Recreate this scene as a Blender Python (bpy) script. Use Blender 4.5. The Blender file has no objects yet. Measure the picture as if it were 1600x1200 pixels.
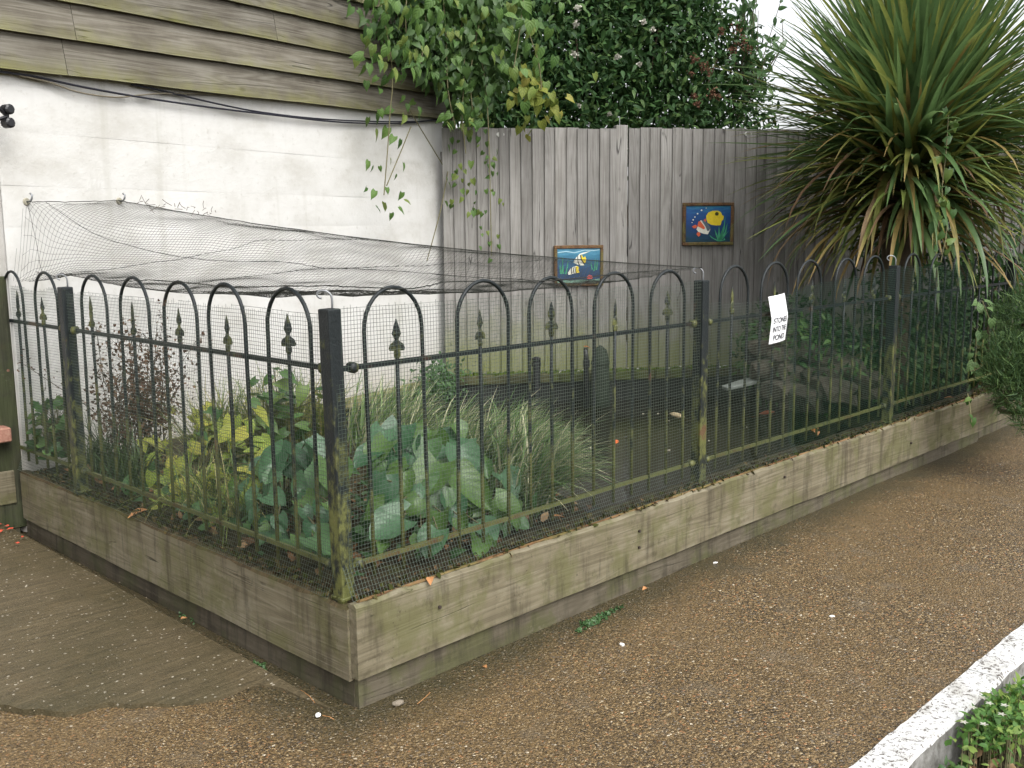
import bpy, bmesh, math, random
import numpy as np
from mathutils import Vector, Matrix, noise as mnoise

random.seed(7); rng = np.random.default_rng(11)
S = bpy.context.scene
COL = S.collection

# ------------------------------------------------------------------ camera, sky, sun, exposure
CAM = Vector((-1.819, -2.534, 1.5)); YAW, PITCH, ROLL, FPX = 0.7742, -0.1534, -0.0097, 1579.8
fw = Vector((math.cos(PITCH)*math.cos(YAW), math.cos(PITCH)*math.sin(YAW), math.sin(PITCH)))
rt = fw.cross(Vector((0, 0, 1))).normalized(); upv = rt.cross(fw)
rt, upv = rt*math.cos(ROLL)+upv*math.sin(ROLL), upv*math.cos(ROLL)-rt*math.sin(ROLL)
cam = bpy.data.cameras.new('camera'); cam_o = bpy.data.objects.new('camera', cam); COL.objects.link(cam_o)
M = Matrix((rt, upv, -fw)).transposed().to_4x4(); M.translation = CAM; cam_o.matrix_world = M
cam.sensor_width = 36; cam.lens = 36*FPX/1600; cam.clip_end = 500; cam.clip_start = 0.05
S.camera = cam_o

SUN_ELEV, SUN_AZ = 50, 258            # degrees; azimuth of the sun measured from +X towards +Y
W = bpy.data.worlds.new('World'); S.world = W; W.use_nodes = True
wn = W.node_tree; wn.nodes.clear()
sky = wn.nodes.new('ShaderNodeTexSky'); sky.sky_type = 'NISHITA'; sky.sun_disc = False
sky.sun_elevation = math.radians(SUN_ELEV); sky.sun_rotation = math.radians(90-SUN_AZ)
sky.air_density = 1.0; sky.dust_density = 4.0; sky.ozone_density = 0.6
hs = wn.nodes.new('ShaderNodeHueSaturation'); hs.inputs['Saturation'].default_value = 0.15
bg = wn.nodes.new('ShaderNodeBackground'); bg.inputs['Strength'].default_value = 0.15
wo = wn.nodes.new('ShaderNodeOutputWorld')
wn.links.new(sky.outputs[0], hs.inputs['Color']); wn.links.new(hs.outputs[0], bg.inputs[0]); wn.links.new(bg.outputs[0], wo.inputs[0])
sl = bpy.data.lights.new('sun', 'SUN'); sl.energy = 0.55; sl.angle = math.radians(40); sl.color = (1, .97, .92)
so = bpy.data.objects.new('sun', sl); COL.objects.link(so)
a_, e_ = math.radians(SUN_AZ), math.radians(SUN_ELEV)
sd = Vector((math.cos(a_)*math.cos(e_), math.sin(a_)*math.cos(e_), math.sin(e_)))
so.rotation_euler = sd.to_track_quat('Z', 'Y').to_euler()
cy = S.cycles; cy.use_adaptive_sampling = True; cy.adaptive_threshold = .02; cy.max_bounces = 5; cy.diffuse_bounces = 2; cy.glossy_bounces = 2; cy.transmission_bounces = 3; cy.transparent_max_bounces = 8; cy.caustics_reflective = False; cy.caustics_refractive = False
S.view_settings.view_transform = 'Standard'; S.view_settings.look = 'None'
S.view_settings.exposure = 1.15; S.view_settings.gamma = 1.0; S.view_settings.use_curve_mapping = False

# ------------------------------------------------------------------ layout helpers (survey points of the photograph -> metres)
def ray(x, y): return fw + rt*((x-800)/FPX) - upv*((y-600)/FPX)
def onz(x, y, z): v = ray(x, y); return CAM + v*((z-CAM.z)/v.z)
def onp(x, y, pt, n): v = ray(x, y); return CAM + v*((Vector(pt)-CAM).dot(n)/v.dot(n))
def atd(x, y, d): return CAM + ray(x, y)*d
WTH = math.radians(14); WT = Vector((math.cos(WTH), math.sin(WTH), 0)); WN = Vector((math.sin(WTH), -math.cos(WTH), 0))
W0 = Vector((0, 2.652, 0))
FTH = math.radians(-36); FT = Vector((math.cos(FTH), math.sin(FTH), 0)); FN = Vector((math.sin(FTH), -math.cos(FTH), 0))
F0 = Vector((4.048, 3.121, 0))
def onwall(x, y, off=0): return onp(x, y, W0+WN*off, WN)
def onfence(x, y, off=0): return onp(x, y, F0+FN*off, FN)
PL = 1.978          # railing panel length, post to post
ZT, ZP, ZH, ZR, ZB = 0.340, 1.262, 1.318, 1.073, 0.440

# ------------------------------------------------------------------ object helpers
def tag(o, label=None, cat=None, group=None, kind=None):
    if label: o['label'] = label
    if cat: o['category'] = cat
    if group: o['group'] = group
    if kind: o['kind'] = kind
    return o
def thing(name, label, cat, loc=(0, 0, 0), group=None):
    o = bpy.data.objects.new(name, None); COL.objects.link(o); o.location = loc; o.empty_display_size = .1
    return tag(o, label, cat, group)
def wloc(p):
    v = Vector((0, 0, 0))
    while p is not None: v = v + Vector(p.location); p = p.parent
    return v
def link(name, me, parent=None, mat=None, matrix=None):
    o = bpy.data.objects.new(name, me); COL.objects.link(o)
    if mat is not None and not me.materials: me.materials.append(mat)
    if parent is not None: o.parent = parent
    if matrix is not None:
        if parent is not None: matrix = Matrix.Translation(-wloc(parent)) @ matrix
        o.matrix_basis = matrix
    return o
class MB:
    def __init__(s): s.v = []; s.f = []; s.uv = {}
    def add(s, vs, fs):
        b = len(s.v); s.v += [tuple(v) for v in vs]; s.f += [tuple(i+b for i in f) for f in fs]
    def box(s, c, size, ax=None):
        c = Vector(c); X, Y, Z = ax if ax else (Vector((1, 0, 0)), Vector((0, 1, 0)), Vector((0, 0, 1)))
        hx, hy, hz = [k/2 for k in size]
        vs = [c+X*(hx*i)+Y*(hy*j)+Z*(hz*k) for k in (-1, 1) for j in (-1, 1) for i in (-1, 1)]
        s.add(vs, [(0, 2, 3, 1), (4, 5, 7, 6), (0, 1, 5, 4), (2, 6, 7, 3), (0, 4, 6, 2), (1, 3, 7, 5)])
    def tube(s, pts, r, n=8, cap=True):
        pts = [Vector(p) for p in pts]; k = len(pts); rr = r if hasattr(r, '__len__') else [r]*k
        t0 = (pts[1]-pts[0]).normalized(); ref = Vector((0, 0, 1)) if abs(t0.z) < .9 else Vector((1, 0, 0))
        u = t0.cross(ref).normalized(); vs = []
        for i, p in enumerate(pts):
            t = (pts[min(i+1, k-1)]-pts[max(i-1, 0)])
            t = t.normalized() if t.length > 1e-9 else t0
            u = (u-t*u.dot(t)); u = u.normalized() if u.length > 1e-6 else t.orthogonal().normalized()
            w = t.cross(u)
            for j in range(n):
                a = 2*math.pi*j/n; vs.append(p+(u*math.cos(a)+w*math.sin(a))*rr[i])
        fs = [(i*n+j, i*n+(j+1) % n, (i+1)*n+(j+1) % n, (i+1)*n+j) for i in range(k-1) for j in range(n)]
        if cap: fs += [tuple(range(n-1, -1, -1)), tuple(range((k-1)*n, k*n))]
        s.add(vs, fs)
    def grid(s, fn, nu, nv):
        vs = [fn(i/nu, j/nv) for j in range(nv+1) for i in range(nu+1)]
        s.add(vs, [(j*(nu+1)+i, j*(nu+1)+i+1, (j+1)*(nu+1)+i+1, (j+1)*(nu+1)+i) for j in range(nv) for i in range(nu)])
    def prism(s, poly, z0, z1):
        n = len(poly); vs = [(p[0], p[1], z0) for p in poly]+[(p[0], p[1], z1) for p in poly]
        s.add(vs, [tuple(range(n-1, -1, -1)), tuple(range(n, 2*n))]+[(i, (i+1) % n, n+(i+1) % n, n+i) for i in range(n)])
    def mesh(s, name, mat=None, off=Vector((0, 0, 0)), smooth=False):
        me = bpy.data.meshes.new(name); o = Vector(off)
        me.from_pydata([(v[0]-o.x, v[1]-o.y, v[2]-o.z) for v in s.v], [], s.f)
        if mat: me.materials.append(mat)
        if smooth: me.polygons.foreach_set('use_smooth', [True]*len(me.polygons))
        me.update(); return me
    def build(s, name, mat, parent=None, smooth=False, bevel=0, seg=1, origin=None):
        base = wloc(parent) if parent is not None else Vector((0, 0, 0))
        org = Vector(origin) if origin is not None else base
        me = s.mesh(name, mat, org, smooth)
        if bevel:
            bm = bmesh.new(); bm.from_mesh(me)
            bmesh.ops.bevel(bm, geom=[e for e in bm.edges if e.is_manifold and e.calc_face_angle(0) > .6], offset=bevel, segments=seg, profile=.6, affect='EDGES')
            bm.to_mesh(me); bm.free()
        o = bpy.data.objects.new(name, me); COL.objects.link(o)
        if parent is not None: o.parent = parent; o.location = org-base
        else: o.location = org
        return o
def nz(x, y=0, z=0, s=1.0): return mnoise.noise(Vector((x*s, y*s, z*s)))

# ------------------------------------------------------------------ materials
class NT:
    def __init__(s, name):
        s.m = bpy.data.materials.new(name); s.m.use_nodes = True; s.t = s.m.node_tree; s.t.nodes.clear()
        s.out = s.t.nodes.new('ShaderNodeOutputMaterial')
    def n(s, typ, props=None, **ins):
        nd = s.t.nodes.new('ShaderNode'+typ)
        for k, v in (props or {}).items(): setattr(nd, k, v)
        for k, v in ins.items():
            key = int(k[1:]) if k[0] == '_' and k[1:].isdigit() else k.replace('_', ' ')
            s.set(nd.inputs[key], v)
        return nd
    def set(s, sock, v):
        if isinstance(v, bpy.types.NodeSocket): s.t.links.new(v, sock)
        elif isinstance(v, bpy.types.Node): s.t.links.new(v.outputs[0], sock)
        elif sock.type == 'RGBA' and hasattr(v, '__len__') and len(v) == 3: sock.default_value = (*v, 1)
        else: sock.default_value = v
    def math(s, op, a, b=0.0, c=None, clamp=False):
        nd = s.n('Math', dict(operation=op, use_clamp=clamp), _0=a, _1=b)
        if c is not None: s.set(nd.inputs[2], c)
        return nd.outputs[0]
    def ramp(s, fac, stops, interp='LINEAR'):
        nd = s.t.nodes.new('ShaderNodeValToRGB'); nd.color_ramp.interpolation = interp; e = nd.color_ramp.elements
        while len(e) < len(stops): e.new(0.5)
        for el, (p, c) in zip(e, stops): el.position = p; el.color = (*c, 1) if hasattr(c, '__len__') else (c, c, c, 1)
        s.set(nd.inputs[0], fac); return nd.outputs[0]
    def mix(s, fac, a, b, mode='MIX'):
        nd = s.t.nodes.new('ShaderNodeMix'); nd.data_type = 'RGBA'; nd.blend_type = mode
        s.set(nd.inputs[0], fac); s.set(nd.inputs[6], a); s.set(nd.inputs[7], b); return nd.outputs[2]
    def noise(s, vec, scale, detail=4, rough=.55, dist=0.0):
        return s.n('TexNoise', None, Vector=vec, Scale=scale, Detail=detail, Roughness=rough, Distortion=dist)
    def smooth(s, x, lo, hi):
        nd = s.n('MapRange', dict(interpolation_type='SMOOTHSTEP'), Value=x)
        nd.inputs['From Min'].default_value = lo; nd.inputs['From Max'].default_value = hi; return nd.outputs[0]
    def mapping(s, vec, scale=(1, 1, 1), loc=(0, 0, 0)):
        return s.n('Mapping', None, Vector=vec, Scale=scale, Location=loc).outputs[0]
    def bump(s, h, strength=.4, dist=.01): return s.n('Bump', None, Height=h, Strength=strength, Distance=dist).outputs[0]
    def done(s, color, rough=.7, normal=None, spec=.4, metal=0, transl=0, **kw):
        b = s.n('BsdfPrincipled'); s.set(b.inputs['Base Color'], color); s.set(b.inputs['Roughness'], rough)
        s.set(b.inputs['Specular IOR Level'], spec); s.set(b.inputs['Metallic'], metal)
        if normal is not None: s.set(b.inputs['Normal'], normal)
        for k, v in kw.items(): s.set(b.inputs[k.replace('_', ' ')], v)
        sh = b.outputs[0]
        if transl:
            tr = s.n('BsdfTranslucent'); s.set(tr.inputs[0], color)
            mx = s.n('MixShader', None, Fac=transl); s.t.links.new(sh, mx.inputs[1]); s.t.links.new(tr.outputs[0], mx.inputs[2]); sh = mx.outputs[0]
        s.t.links.new(sh, s.out.inputs[0]); return s.m
def plain(name, col, rough=.6, spec=.4, metal=0, var=.15, scale=30, transl=0):
    t = NT(name); co = t.n('TexCoord').outputs['Object']; n = t.noise(co, scale, 5)
    c = t.mix(n.outputs[0], tuple(k*(1-var) for k in col), tuple(min(1, k*(1+var)) for k in col))
    return t.done(c, rough, t.bump(n.outputs[0], .25, .004), spec, metal, transl)
def wood(name, dark, mid, light, axis, algae=(.16, .17, .045), mode=None, bump=.35, knots=True, gscale=1.0, rough=.8):
    """weathered timber: grain along `axis` of the object, cathedral rings, knots, algae stain"""
    t = NT(name); tc = t.n('TexCoord'); oi = t.n('ObjectInfo'); co = tc.outputs['Object']
    rv = t.n('CombineXYZ', None, X=t.math('MULTIPLY', oi.outputs['Random'], 37.0), Y=t.math('MULTIPLY', oi.outputs['Random'], 11.0), Z=t.math('MULTIPLY', oi.outputs['Random'], 53.0))
    p = t.n('VectorMath', dict(operation='ADD'), _0=co, _1=rv).outputs[0]
    sc = [9*gscale]*3; sc[axis] = .55*gscale
    pm = t.mapping(p, sc)
    big = t.noise(pm, 1.0, 3, .5, .6)
    rings = t.n('Math', dict(operation='SINE'), _0=t.math('MULTIPLY', big.outputs[0], 70.0)).outputs[0]
    sc2 = [95*gscale]*3; sc2[axis] = 2.2*gscale
    fine = t.noise(t.mapping(p, sc2), 1.0, 5, .65)
    soft = t.noise(p, 3.2, 5, .6)
    f = t.math('ADD', t.math('MULTIPLY', fine.outputs[0], .50), t.math('MULTIPLY', rings, .065))
    f = t.math('ADD', f, t.math('MULTIPLY', soft.outputs[0], .50))
    col = t.ramp(f, [(.30, dark), (.5, mid), (.72, light)])
    if knots:
        ks = [5.5]*3; ks[axis] = 2.6
        vo = t.n('TexVoronoi', None, Vector=t.mapping(p, ks), Scale=1.0, Randomness=1.0)
        kf = t.smooth(vo.outputs['Distance'], .11, .03)
        col = t.mix(t.math('MULTIPLY', kf, .65), col, tuple(k*.6 for k in dark))
    val = t.n('HueSaturation', None, Color=col, Value=t.math('MULTIPLY_ADD', oi.outputs['Random'], .34, .83), Saturation=1.0).outputs[0]
    pos = t.n('NewGeometry').outputs['Position']; sx = t.n('SeparateXYZ', None, Vector=pos); so_ = t.n('SeparateXYZ', None, Vector=co)
    patch = t.noise(p, 5.0, 5, .65)
    cs = [7.0*gscale]*3; cs[axis] = .35*gscale; ck = t.noise(t.mapping(p, cs), 1.0, 3, .5, .3)
    crack = t.smooth(t.math('ABSOLUTE', t.math('SUBTRACT', ck.outputs[0], .5)), .007, .0)
    crack = t.math('MULTIPLY', crack, t.smooth(soft.outputs[0], .47, .60)); val = t.mix(t.math('MULTIPLY', crack, .85), val, tuple(k*.2 for k in dark))
    if mode == 'ground':      # algae creeping up from wet footing
        h = t.math('SUBTRACT', sx.outputs[2], t.math('MULTIPLY', patch.outputs[0], .9))
        a = t.math('MULTIPLY', t.smooth(h, .50, -.12), t.math('MULTIPLY_ADD', soft.outputs[0], .7, .35, clamp=True))
    elif mode == 'edge':      # algae along the dripping lower edge of a board
        h = t.math('ADD', so_.outputs[2], t.math('MULTIPLY', t.math('SUBTRACT', patch.outputs[0], .5), .22))
        a = t.math('MULTIPLY', t.smooth(h, .10, -.05), t.math('MULTIPLY_ADD', soft.outputs[0], 1.3, -.1, clamp=True))
    elif mode == 'patch':
        a = t.math('MULTIPLY', t.smooth(patch.outputs[0], .44, .62), .65)
    else: a = 0.0
    col = t.mix(a, val, algae) if mode else val
    if mode == 'patch':
        ds = [16.0]*3; ds[2] = 2.2; drip = t.noise(t.mapping(p, ds), 1.0, 5, .65); spot = t.noise(p, 55, 3, .6)
        col = t.mix(t.math('MULTIPLY', t.smooth(drip.outputs[0], .48, .70), .6), col, tuple(k*.45 for k in dark))
        col = t.mix(t.math('MULTIPLY', t.smooth(spot.outputs[0], .68, .74), .6), col, tuple(k*.35 for k in dark))
        blot = t.noise(p, 11, 6, .75); col = t.mix(t.math('MULTIPLY', t.smooth(blot.outputs[0], .54, .70), .5), col, (.045, .040, .020)); col = t.mix(t.math('MULTIPLY', t.smooth(blot.outputs[0], .42, .30), .45), col, tuple(min(1, k*1.25) for k in light))
    hgt = t.math('SUBTRACT', t.math('ADD', t.math('MULTIPLY', fine.outputs[0], .8), t.math('MULTIPLY', rings, .12)), crack)
    return t.done(col, rough, t.bump(hgt, bump, .006), .25)

M_fence = wood('weathered_fence_wood', (.140, .132, .118), (.216, .207, .192), (.288, .279, .263), 2, (.140, .158, .038), 'ground', .22)
M_board = wood('weatherboard_wood', (.072, .062, .047), (.140, .126, .100), (.220, .206, .172), 0, (.160, .158, .045), 'edge', .42)
M_edging = wood('edging_timber', (.084, .071, .045), (.140, .121, .079), (.195, .175, .125), 0, (.104, .104, .040), 'patch', .28)
M_edging2 = wood('edging_timber_side', (.092, .078, .050), (.150, .130, .086), (.203, .182, .131), 1, (.108, .106, .043), 'patch', .28)
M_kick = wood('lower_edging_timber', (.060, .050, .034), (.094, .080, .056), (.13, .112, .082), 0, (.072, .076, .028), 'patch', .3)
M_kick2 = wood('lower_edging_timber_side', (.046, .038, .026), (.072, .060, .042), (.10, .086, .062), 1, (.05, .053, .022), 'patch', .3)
M_oldpost = wood('old_green_post', (.022, .025, .016), (.048, .050, .030), (.085, .085, .052), 2, (.045, .055, .022), 'patch', .5)
M_kerbwood = wood('pond_kerb_timber', (.10, .10, .05), (.20, .185, .095), (.29, .265, .155), 0, (.11, .135, .03), 'patch', .4)
M_kerbdark = wood('dark_mossy_kerb_timber', (.022, .022, .012), (.048, .048, .022), (.085, .08, .04), 0, (.06, .085, .018), 'patch', .4)
M_rot = wood('rotten_top_edge', (.030, .020, .010), (.060, .044, .022), (.115, .085, .046), 0, (.06, .065, .02), 'patch', .5)
M_frame = wood('picture_frame_wood', (.05, .03, .018), (.12, .065, .032), (.20, .12, .06), 0, (.15, .15, .05), 'patch', .4, False, 2)

def m_wall():
    t = NT('white_painted_block'); pos = t.n('NewGeometry').outputs['Position']; sz = t.n('SeparateXYZ', None, Vector=pos)
    st = t.noise(t.mapping(pos, (1.2, 1.2, 1.9)), 1.6, 6, .65); fi = t.noise(pos, 26, 6, .7); sp = t.noise(pos, 90, 3, .6)
    c = t.ramp(st.outputs[0], [(.25, (.44, .425, .385)), (.5, (.58, .572, .545)), (.75, (.645, .638, .62))])
    c = t.mix(t.math('MULTIPLY', t.smooth(fi.outputs[0], .57, .72), .35), c, (.34, .32, .27))
    dirt = t.math('MULTIPLY', t.smooth(t.math('SUBTRACT', sz.outputs[2], t.math('MULTIPLY', st.outputs[0], .9)), .35, -.25), .55)
    c = t.mix(dirt, c, (.38, .33, .275))
    drip = t.noise(t.mapping(pos, (7, 7, .5)), 1.0, 4, .6)
    c = t.mix(t.math('MULTIPLY', t.smooth(drip.outputs[0], .56, .74), .3), c, (.36, .35, .29))
    h = t.math('ADD', t.math('MULTIPLY', fi.outputs[0], .7), t.math('MULTIPLY', sp.outputs[0], .2))
    return t.done(c, .75, t.bump(h, .55, .008), .3)
M_wall = m_wall()
def m_aggregate():
    t = NT('exposed_aggregate'); pos = t.n('NewGeometry').outputs['Position']
    wob = t.noise(pos, 60, 2); p = t.n('VectorMath', dict(operation='ADD'), _0=pos, _1=t.n('VectorMath', dict(operation='SCALE'), _0=wob.outputs['Color'], Scale=.006).outputs[0]).outputs[0]
    v = t.n('TexVoronoi', None, Vector=p, Scale=105.0); v2 = t.n('TexVoronoi', None, Vector=p, Scale=230.0)
    r = t.n('SeparateColor', None, Color=v.outputs['Color']); r2 = t.n('SeparateColor', None, Color=v2.outputs['Color'])
    stone = t.ramp(r.outputs[0], [(0, (.038, .027, .015)), (.25, (.100, .066, .028)), (.48, (.178, .113, .045)), (.68, (.240, .158, .068)), (.80, (.115, .098, .078)), (.88, (.29, .13, .045)), (.945, (.38, .29, .16)), (.985, (.60, .53, .40))], 'CONSTANT')
    fines = t.ramp(r2.outputs[1], [(0, (.034, .023, .012)), (.4, (.115, .074, .030)), (.75, (.195, .128, .053)), (.965, (.40, .31, .17))], 'CONSTANT')
    sel = t.math('GREATER_THAN', r.outputs[2], .45)
    size = t.smooth(v.outputs['Distance'], .62, .45)
    c = t.mix(t.math('MULTIPLY', sel, size), fines, stone)
    patch = t.noise(pos, 1.1, 5, .6); patch2 = t.noise(pos, 4.5, 5, .6)
    c = t.mix(t.math('MULTIPLY', t.smooth(patch.outputs[0], .38, .66), .45), c, (.145, .094, .040))       # brown silt washed between the stones
    c = t.mix(t.math('MULTIPLY', t.smooth(patch2.outputs[0], .54, .68), .3), c, (.125, .105, .076))
    # green and dark damp growth along the foot of the edging
    sx = t.n('SeparateXYZ', None, Vector=pos)
    ga = t.math('ADD', sx.outputs[1], t.math('MULTIPLY', patch2.outputs[0], .35))
    gf = t.math('MULTIPLY', t.math('MULTIPLY', t.smooth(ga, -.22, .10), .75), t.smooth(t.math('ADD', sx.outputs[0], t.math('MULTIPLY', patch2.outputs[0], .2)), -.30, .05))
    c = t.mix(gf, c, (.030, .029, .013))
    c = t.n('HueSaturation', None, Color=c, Saturation=.95, Value=1.12).outputs[0]
    h = t.math('ADD', t.math('MULTIPLY', t.math('MULTIPLY', t.math('SUBTRACT', .7, v.outputs['Distance']), sel), 1.0), t.math('MULTIPLY', v2.outputs['Distance'], -.4))
    h = t.math('ADD', h, t.math('MULTIPLY', patch2.outputs[0], 1.2))
    rough = t.math('MULTIPLY_ADD', patch.outputs[0], -.6, .66)
    return t.done(c, rough, t.bump(h, 1.0, .007), .4)
M_ground = m_aggregate()
def m_slab():
    t = NT('brushed_concrete'); pos = t.n('NewGeometry').outputs['Position']
    br = t.noise(t.mapping(pos, (5, 60, 5)), 1.0, 5, .7); v = t.n('TexVoronoi', None, Vector=pos, Scale=150.0); r = t.n('SeparateColor', None, Color=v.outputs['Color'])
    big = t.noise(pos, 1.3, 5, .6); md = t.noise(pos, 9, 5, .65)
    c = t.ramp(br.outputs[0], [(.22, (.036, .028, .014)), (.5, (.082, .063, .033)), (.78, (.14, .109, .060))])
    c = t.mix(t.math('MULTIPLY', t.smooth(r.outputs[0], .86, .90), .45), c, (.12, .092, .052))
    c = t.mix(t.math('MULTIPLY', t.smooth(r.outputs[1], .988, .992), .9), c, (.42, .38, .30))
    c = t.mix(t.math('MULTIPLY', t.smooth(big.outputs[0], .38, .62), .5), c, (.036, .033, .014))
    c = t.mix(t.math('MULTIPLY', t.smooth(md.outputs[0], .5, .7), .35), c, (.10, .073, .035))
    h = t.math('ADD', t.math('MULTIPLY', br.outputs[0], 1.0), t.math('MULTIPLY', v.outputs['Distance'], -.3))
    return t.done(c, t.math('MULTIPLY_ADD', big.outputs[0], -.5, .8), t.bump(h, .6, .006), .45)
M_slab = m_slab()
def m_soil():
    t = NT('mossy_soil'); pos = t.n('NewGeometry').outputs['Position']; n1 = t.noise(pos, 12, 6, .7); n2 = t.noise(pos, 70, 4, .7)
    c = t.ramp(n1.outputs[0], [(.3, (.022, .018, .010)), (.52, (.05, .04, .022)), (.68, (.065, .07, .022)), (.85, (.11, .085, .045))])
    c = t.mix(t.math('MULTIPLY', t.smooth(n2.outputs[0], .6, .72), .5), c, (.16, .11, .06))
    return t.done(c, .9, t.bump(t.math('ADD', n1.outputs[0], n2.outputs[0]), .8, .02), .2)
M_soil = m_soil()
def m_metal(name, lo, hi, amt):
    t = NT(name); pos = t.n('NewGeometry').outputs['Position']; sz = t.n('SeparateXYZ', None, Vector=pos)
    n1 = t.noise(t.mapping(pos, (1, 1, .45)), 42, 5, .7); n2 = t.noise(pos, 6, 4, .6); n3 = t.noise(pos, 110, 3, .6)
    a = t.math('ADD', t.math('MULTIPLY', n1.outputs[0], .6), t.math('MULTIPLY', n2.outputs[0], .4))
    a = t.math('ADD', a, t.math('MULTIPLY', t.smooth(sz.outputs[2], hi, lo), amt))
    c = t.mix(t.smooth(a, .57, .72), (.008, .012, .013), (.105, .112, .034))
    c = t.mix(t.math('MULTIPLY', t.smooth(n2.outputs[0], .64, .70), .8), c, (.11, .05, .03))
    d1 = t.math('MINIMUM', t.math('ABSOLUTE', t.math('SUBTRACT', sz.outputs[2], ZR)), t.math('ABSOLUTE', t.math('SUBTRACT', sz.outputs[2], ZB)))
    rj = t.math('MULTIPLY', t.smooth(t.math('ADD', d1, t.math('MULTIPLY', n1.outputs[0], .06)), .05, .02), t.math('MULTIPLY', t.smooth(n2.outputs[0], .54, .64), .85))
    c = t.mix(rj, c, (.09, .042, .022))
    return t.done(c, t.math('MULTIPLY_ADD', n1.outputs[0], .4, .3), t.bump(t.math('ADD', n1.outputs[0], n3.outputs[0]), .6, .004), .4)
M_rail = m_metal('black_green_railing_paint', .35, 1.10, .25)
M_spear = m_metal('mossy_cast_iron', 1.0, 1.5, .16)
M_post = m_metal('peeling_green_black_post', .3, 1.35, .18)
M_mesh = plain('green_coated_wire', (.058, .078, .060), .35, .6)
M_dmesh = plain('dark_green_plastic_mesh', (.014, .042, .026), .4, .5)
M_net = plain('black_bird_netting', (.024, .025, .020), .6, .3)
M_galv = plain('galvanised_hook', (.26, .27, .28), .4, .5, .6)
M_cable = plain('black_cable', (.012, .012, .02), .45, .5)
M_gcable = plain('grey_flex', (.16, .14, .10), .6, .3)
M_black = plain('black_plastic', (.012, .012, .014), .4, .5)
M_liner = plain('black_pond_liner', (.010, .011, .010), .45, .4)
M_paint = None
def m_kerb():
    t = NT('chipped_white_kerb_paint'); pos = t.n('NewGeometry').outputs['Position']; v = t.noise(pos, 62, 6, .8); b = t.noise(pos, 7, 4)
    f = t.math('ADD', v.outputs[0], t.math('MULTIPLY', t.math('SUBTRACT', b.outputs[0], .5), .15))
    c = t.mix(t.smooth(f, .535, .575), t.mix(t.math('MULTIPLY', t.smooth(b.outputs[0], .5, .72), .6), (.60, .60, .585), (.33, .31, .26)), (.10, .085, .07))
    return t.done(c, .6, t.bump(v.outputs[0], .7, .006), .4)
M_paint = m_kerb()
def m_kerbside():
    t = NT('grubby_whitewashed_concrete'); pos = t.n('NewGeometry').outputs['Position']; v = t.noise(pos, 24, 6, .7)
    return t.done(t.ramp(v.outputs[0], [(.3, (.09, .085, .07)), (.5, (.22, .215, .20)), (.7, (.33, .325, .31))]), .8, t.bump(v.outputs[0], .6, .01), .3)
M_kerbside = m_kerbside()
def m_rock():
    t = NT('weathered_rock'); co = t.n('TexCoord').outputs['Object']; oi = t.n('ObjectInfo'); n1 = t.noise(co, 9, 6, .7); n2 = t.noise(co, 45, 4, .7)
    c = t.ramp(n1.outputs[0], [(.3, (.05, .045, .03)), (.5, (.14, .12, .09)), (.72, (.26, .22, .16))])
    c = t.mix(t.math('MULTIPLY', t.smooth(n2.outputs[0], .5, .65), .5), c, (.06, .075, .025))
    c = t.n('HueSaturation', None, Color=c, Value=t.math('MULTIPLY_ADD', oi.outputs['Random'], .25, .18)).outputs[0]
    return t.done(c, .8, t.bump(t.math('ADD', n1.outputs[0], n2.outputs[0]), .7, .02), .3)
M_rock = m_rock()
def m_brick():
    t = NT('faded_red_brick'); co = t.n('TexCoord').outputs['Object']; n = t.noise(co, 40, 5, .7)
    return t.done(t.ramp(n.outputs[0], [(.3, (.22, .10, .07)), (.55, (.36, .19, .14)), (.75, (.42, .30, .23))]), .85, t.bump(n.outputs[0], .6, .006), .2)
M_brick = m_brick()
def m_water():
    t = NT('dark_pond_water'); pos = t.n('NewGeometry').outputs['Position']
    n = t.noise(pos, 9, 3, .5); n2 = t.noise(pos, 30, 2, .5); bp = t.bump(t.math('ADD', n.outputs[0], t.math('MULTIPLY', n2.outputs[0], .3)), .12, .02)
    gl = t.n('BsdfGlossy', None, Roughness=.03, Normal=bp); gl.inputs[0].default_value = (1, 1, 1, 1)
    tr = t.n('BsdfTransparent'); tr.inputs[0].default_value = (.30, .24, .15, 1)
    df = t.n('BsdfDiffuse'); df.inputs[0].default_value = (.026, .022, .013, 1)
    m1 = t.n('MixShader', None, Fac=.45); t.t.links.new(tr.outputs[0], m1.inputs[1]); t.t.links.new(df.outputs[0], m1.inputs[2])
    fr = t.n('Fresnel', None, IOR=1.33, Normal=bp)
    mx = t.n('MixShader', None, Fac=fr.outputs[0]); t.t.links.new(m1.outputs[0], mx.inputs[1]); t.t.links.new(gl.outputs[0], mx.inputs[2])
    t.t.links.new(mx.outputs[0], t.out.inputs[0]); return t.m
M_water = m_water()
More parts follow.
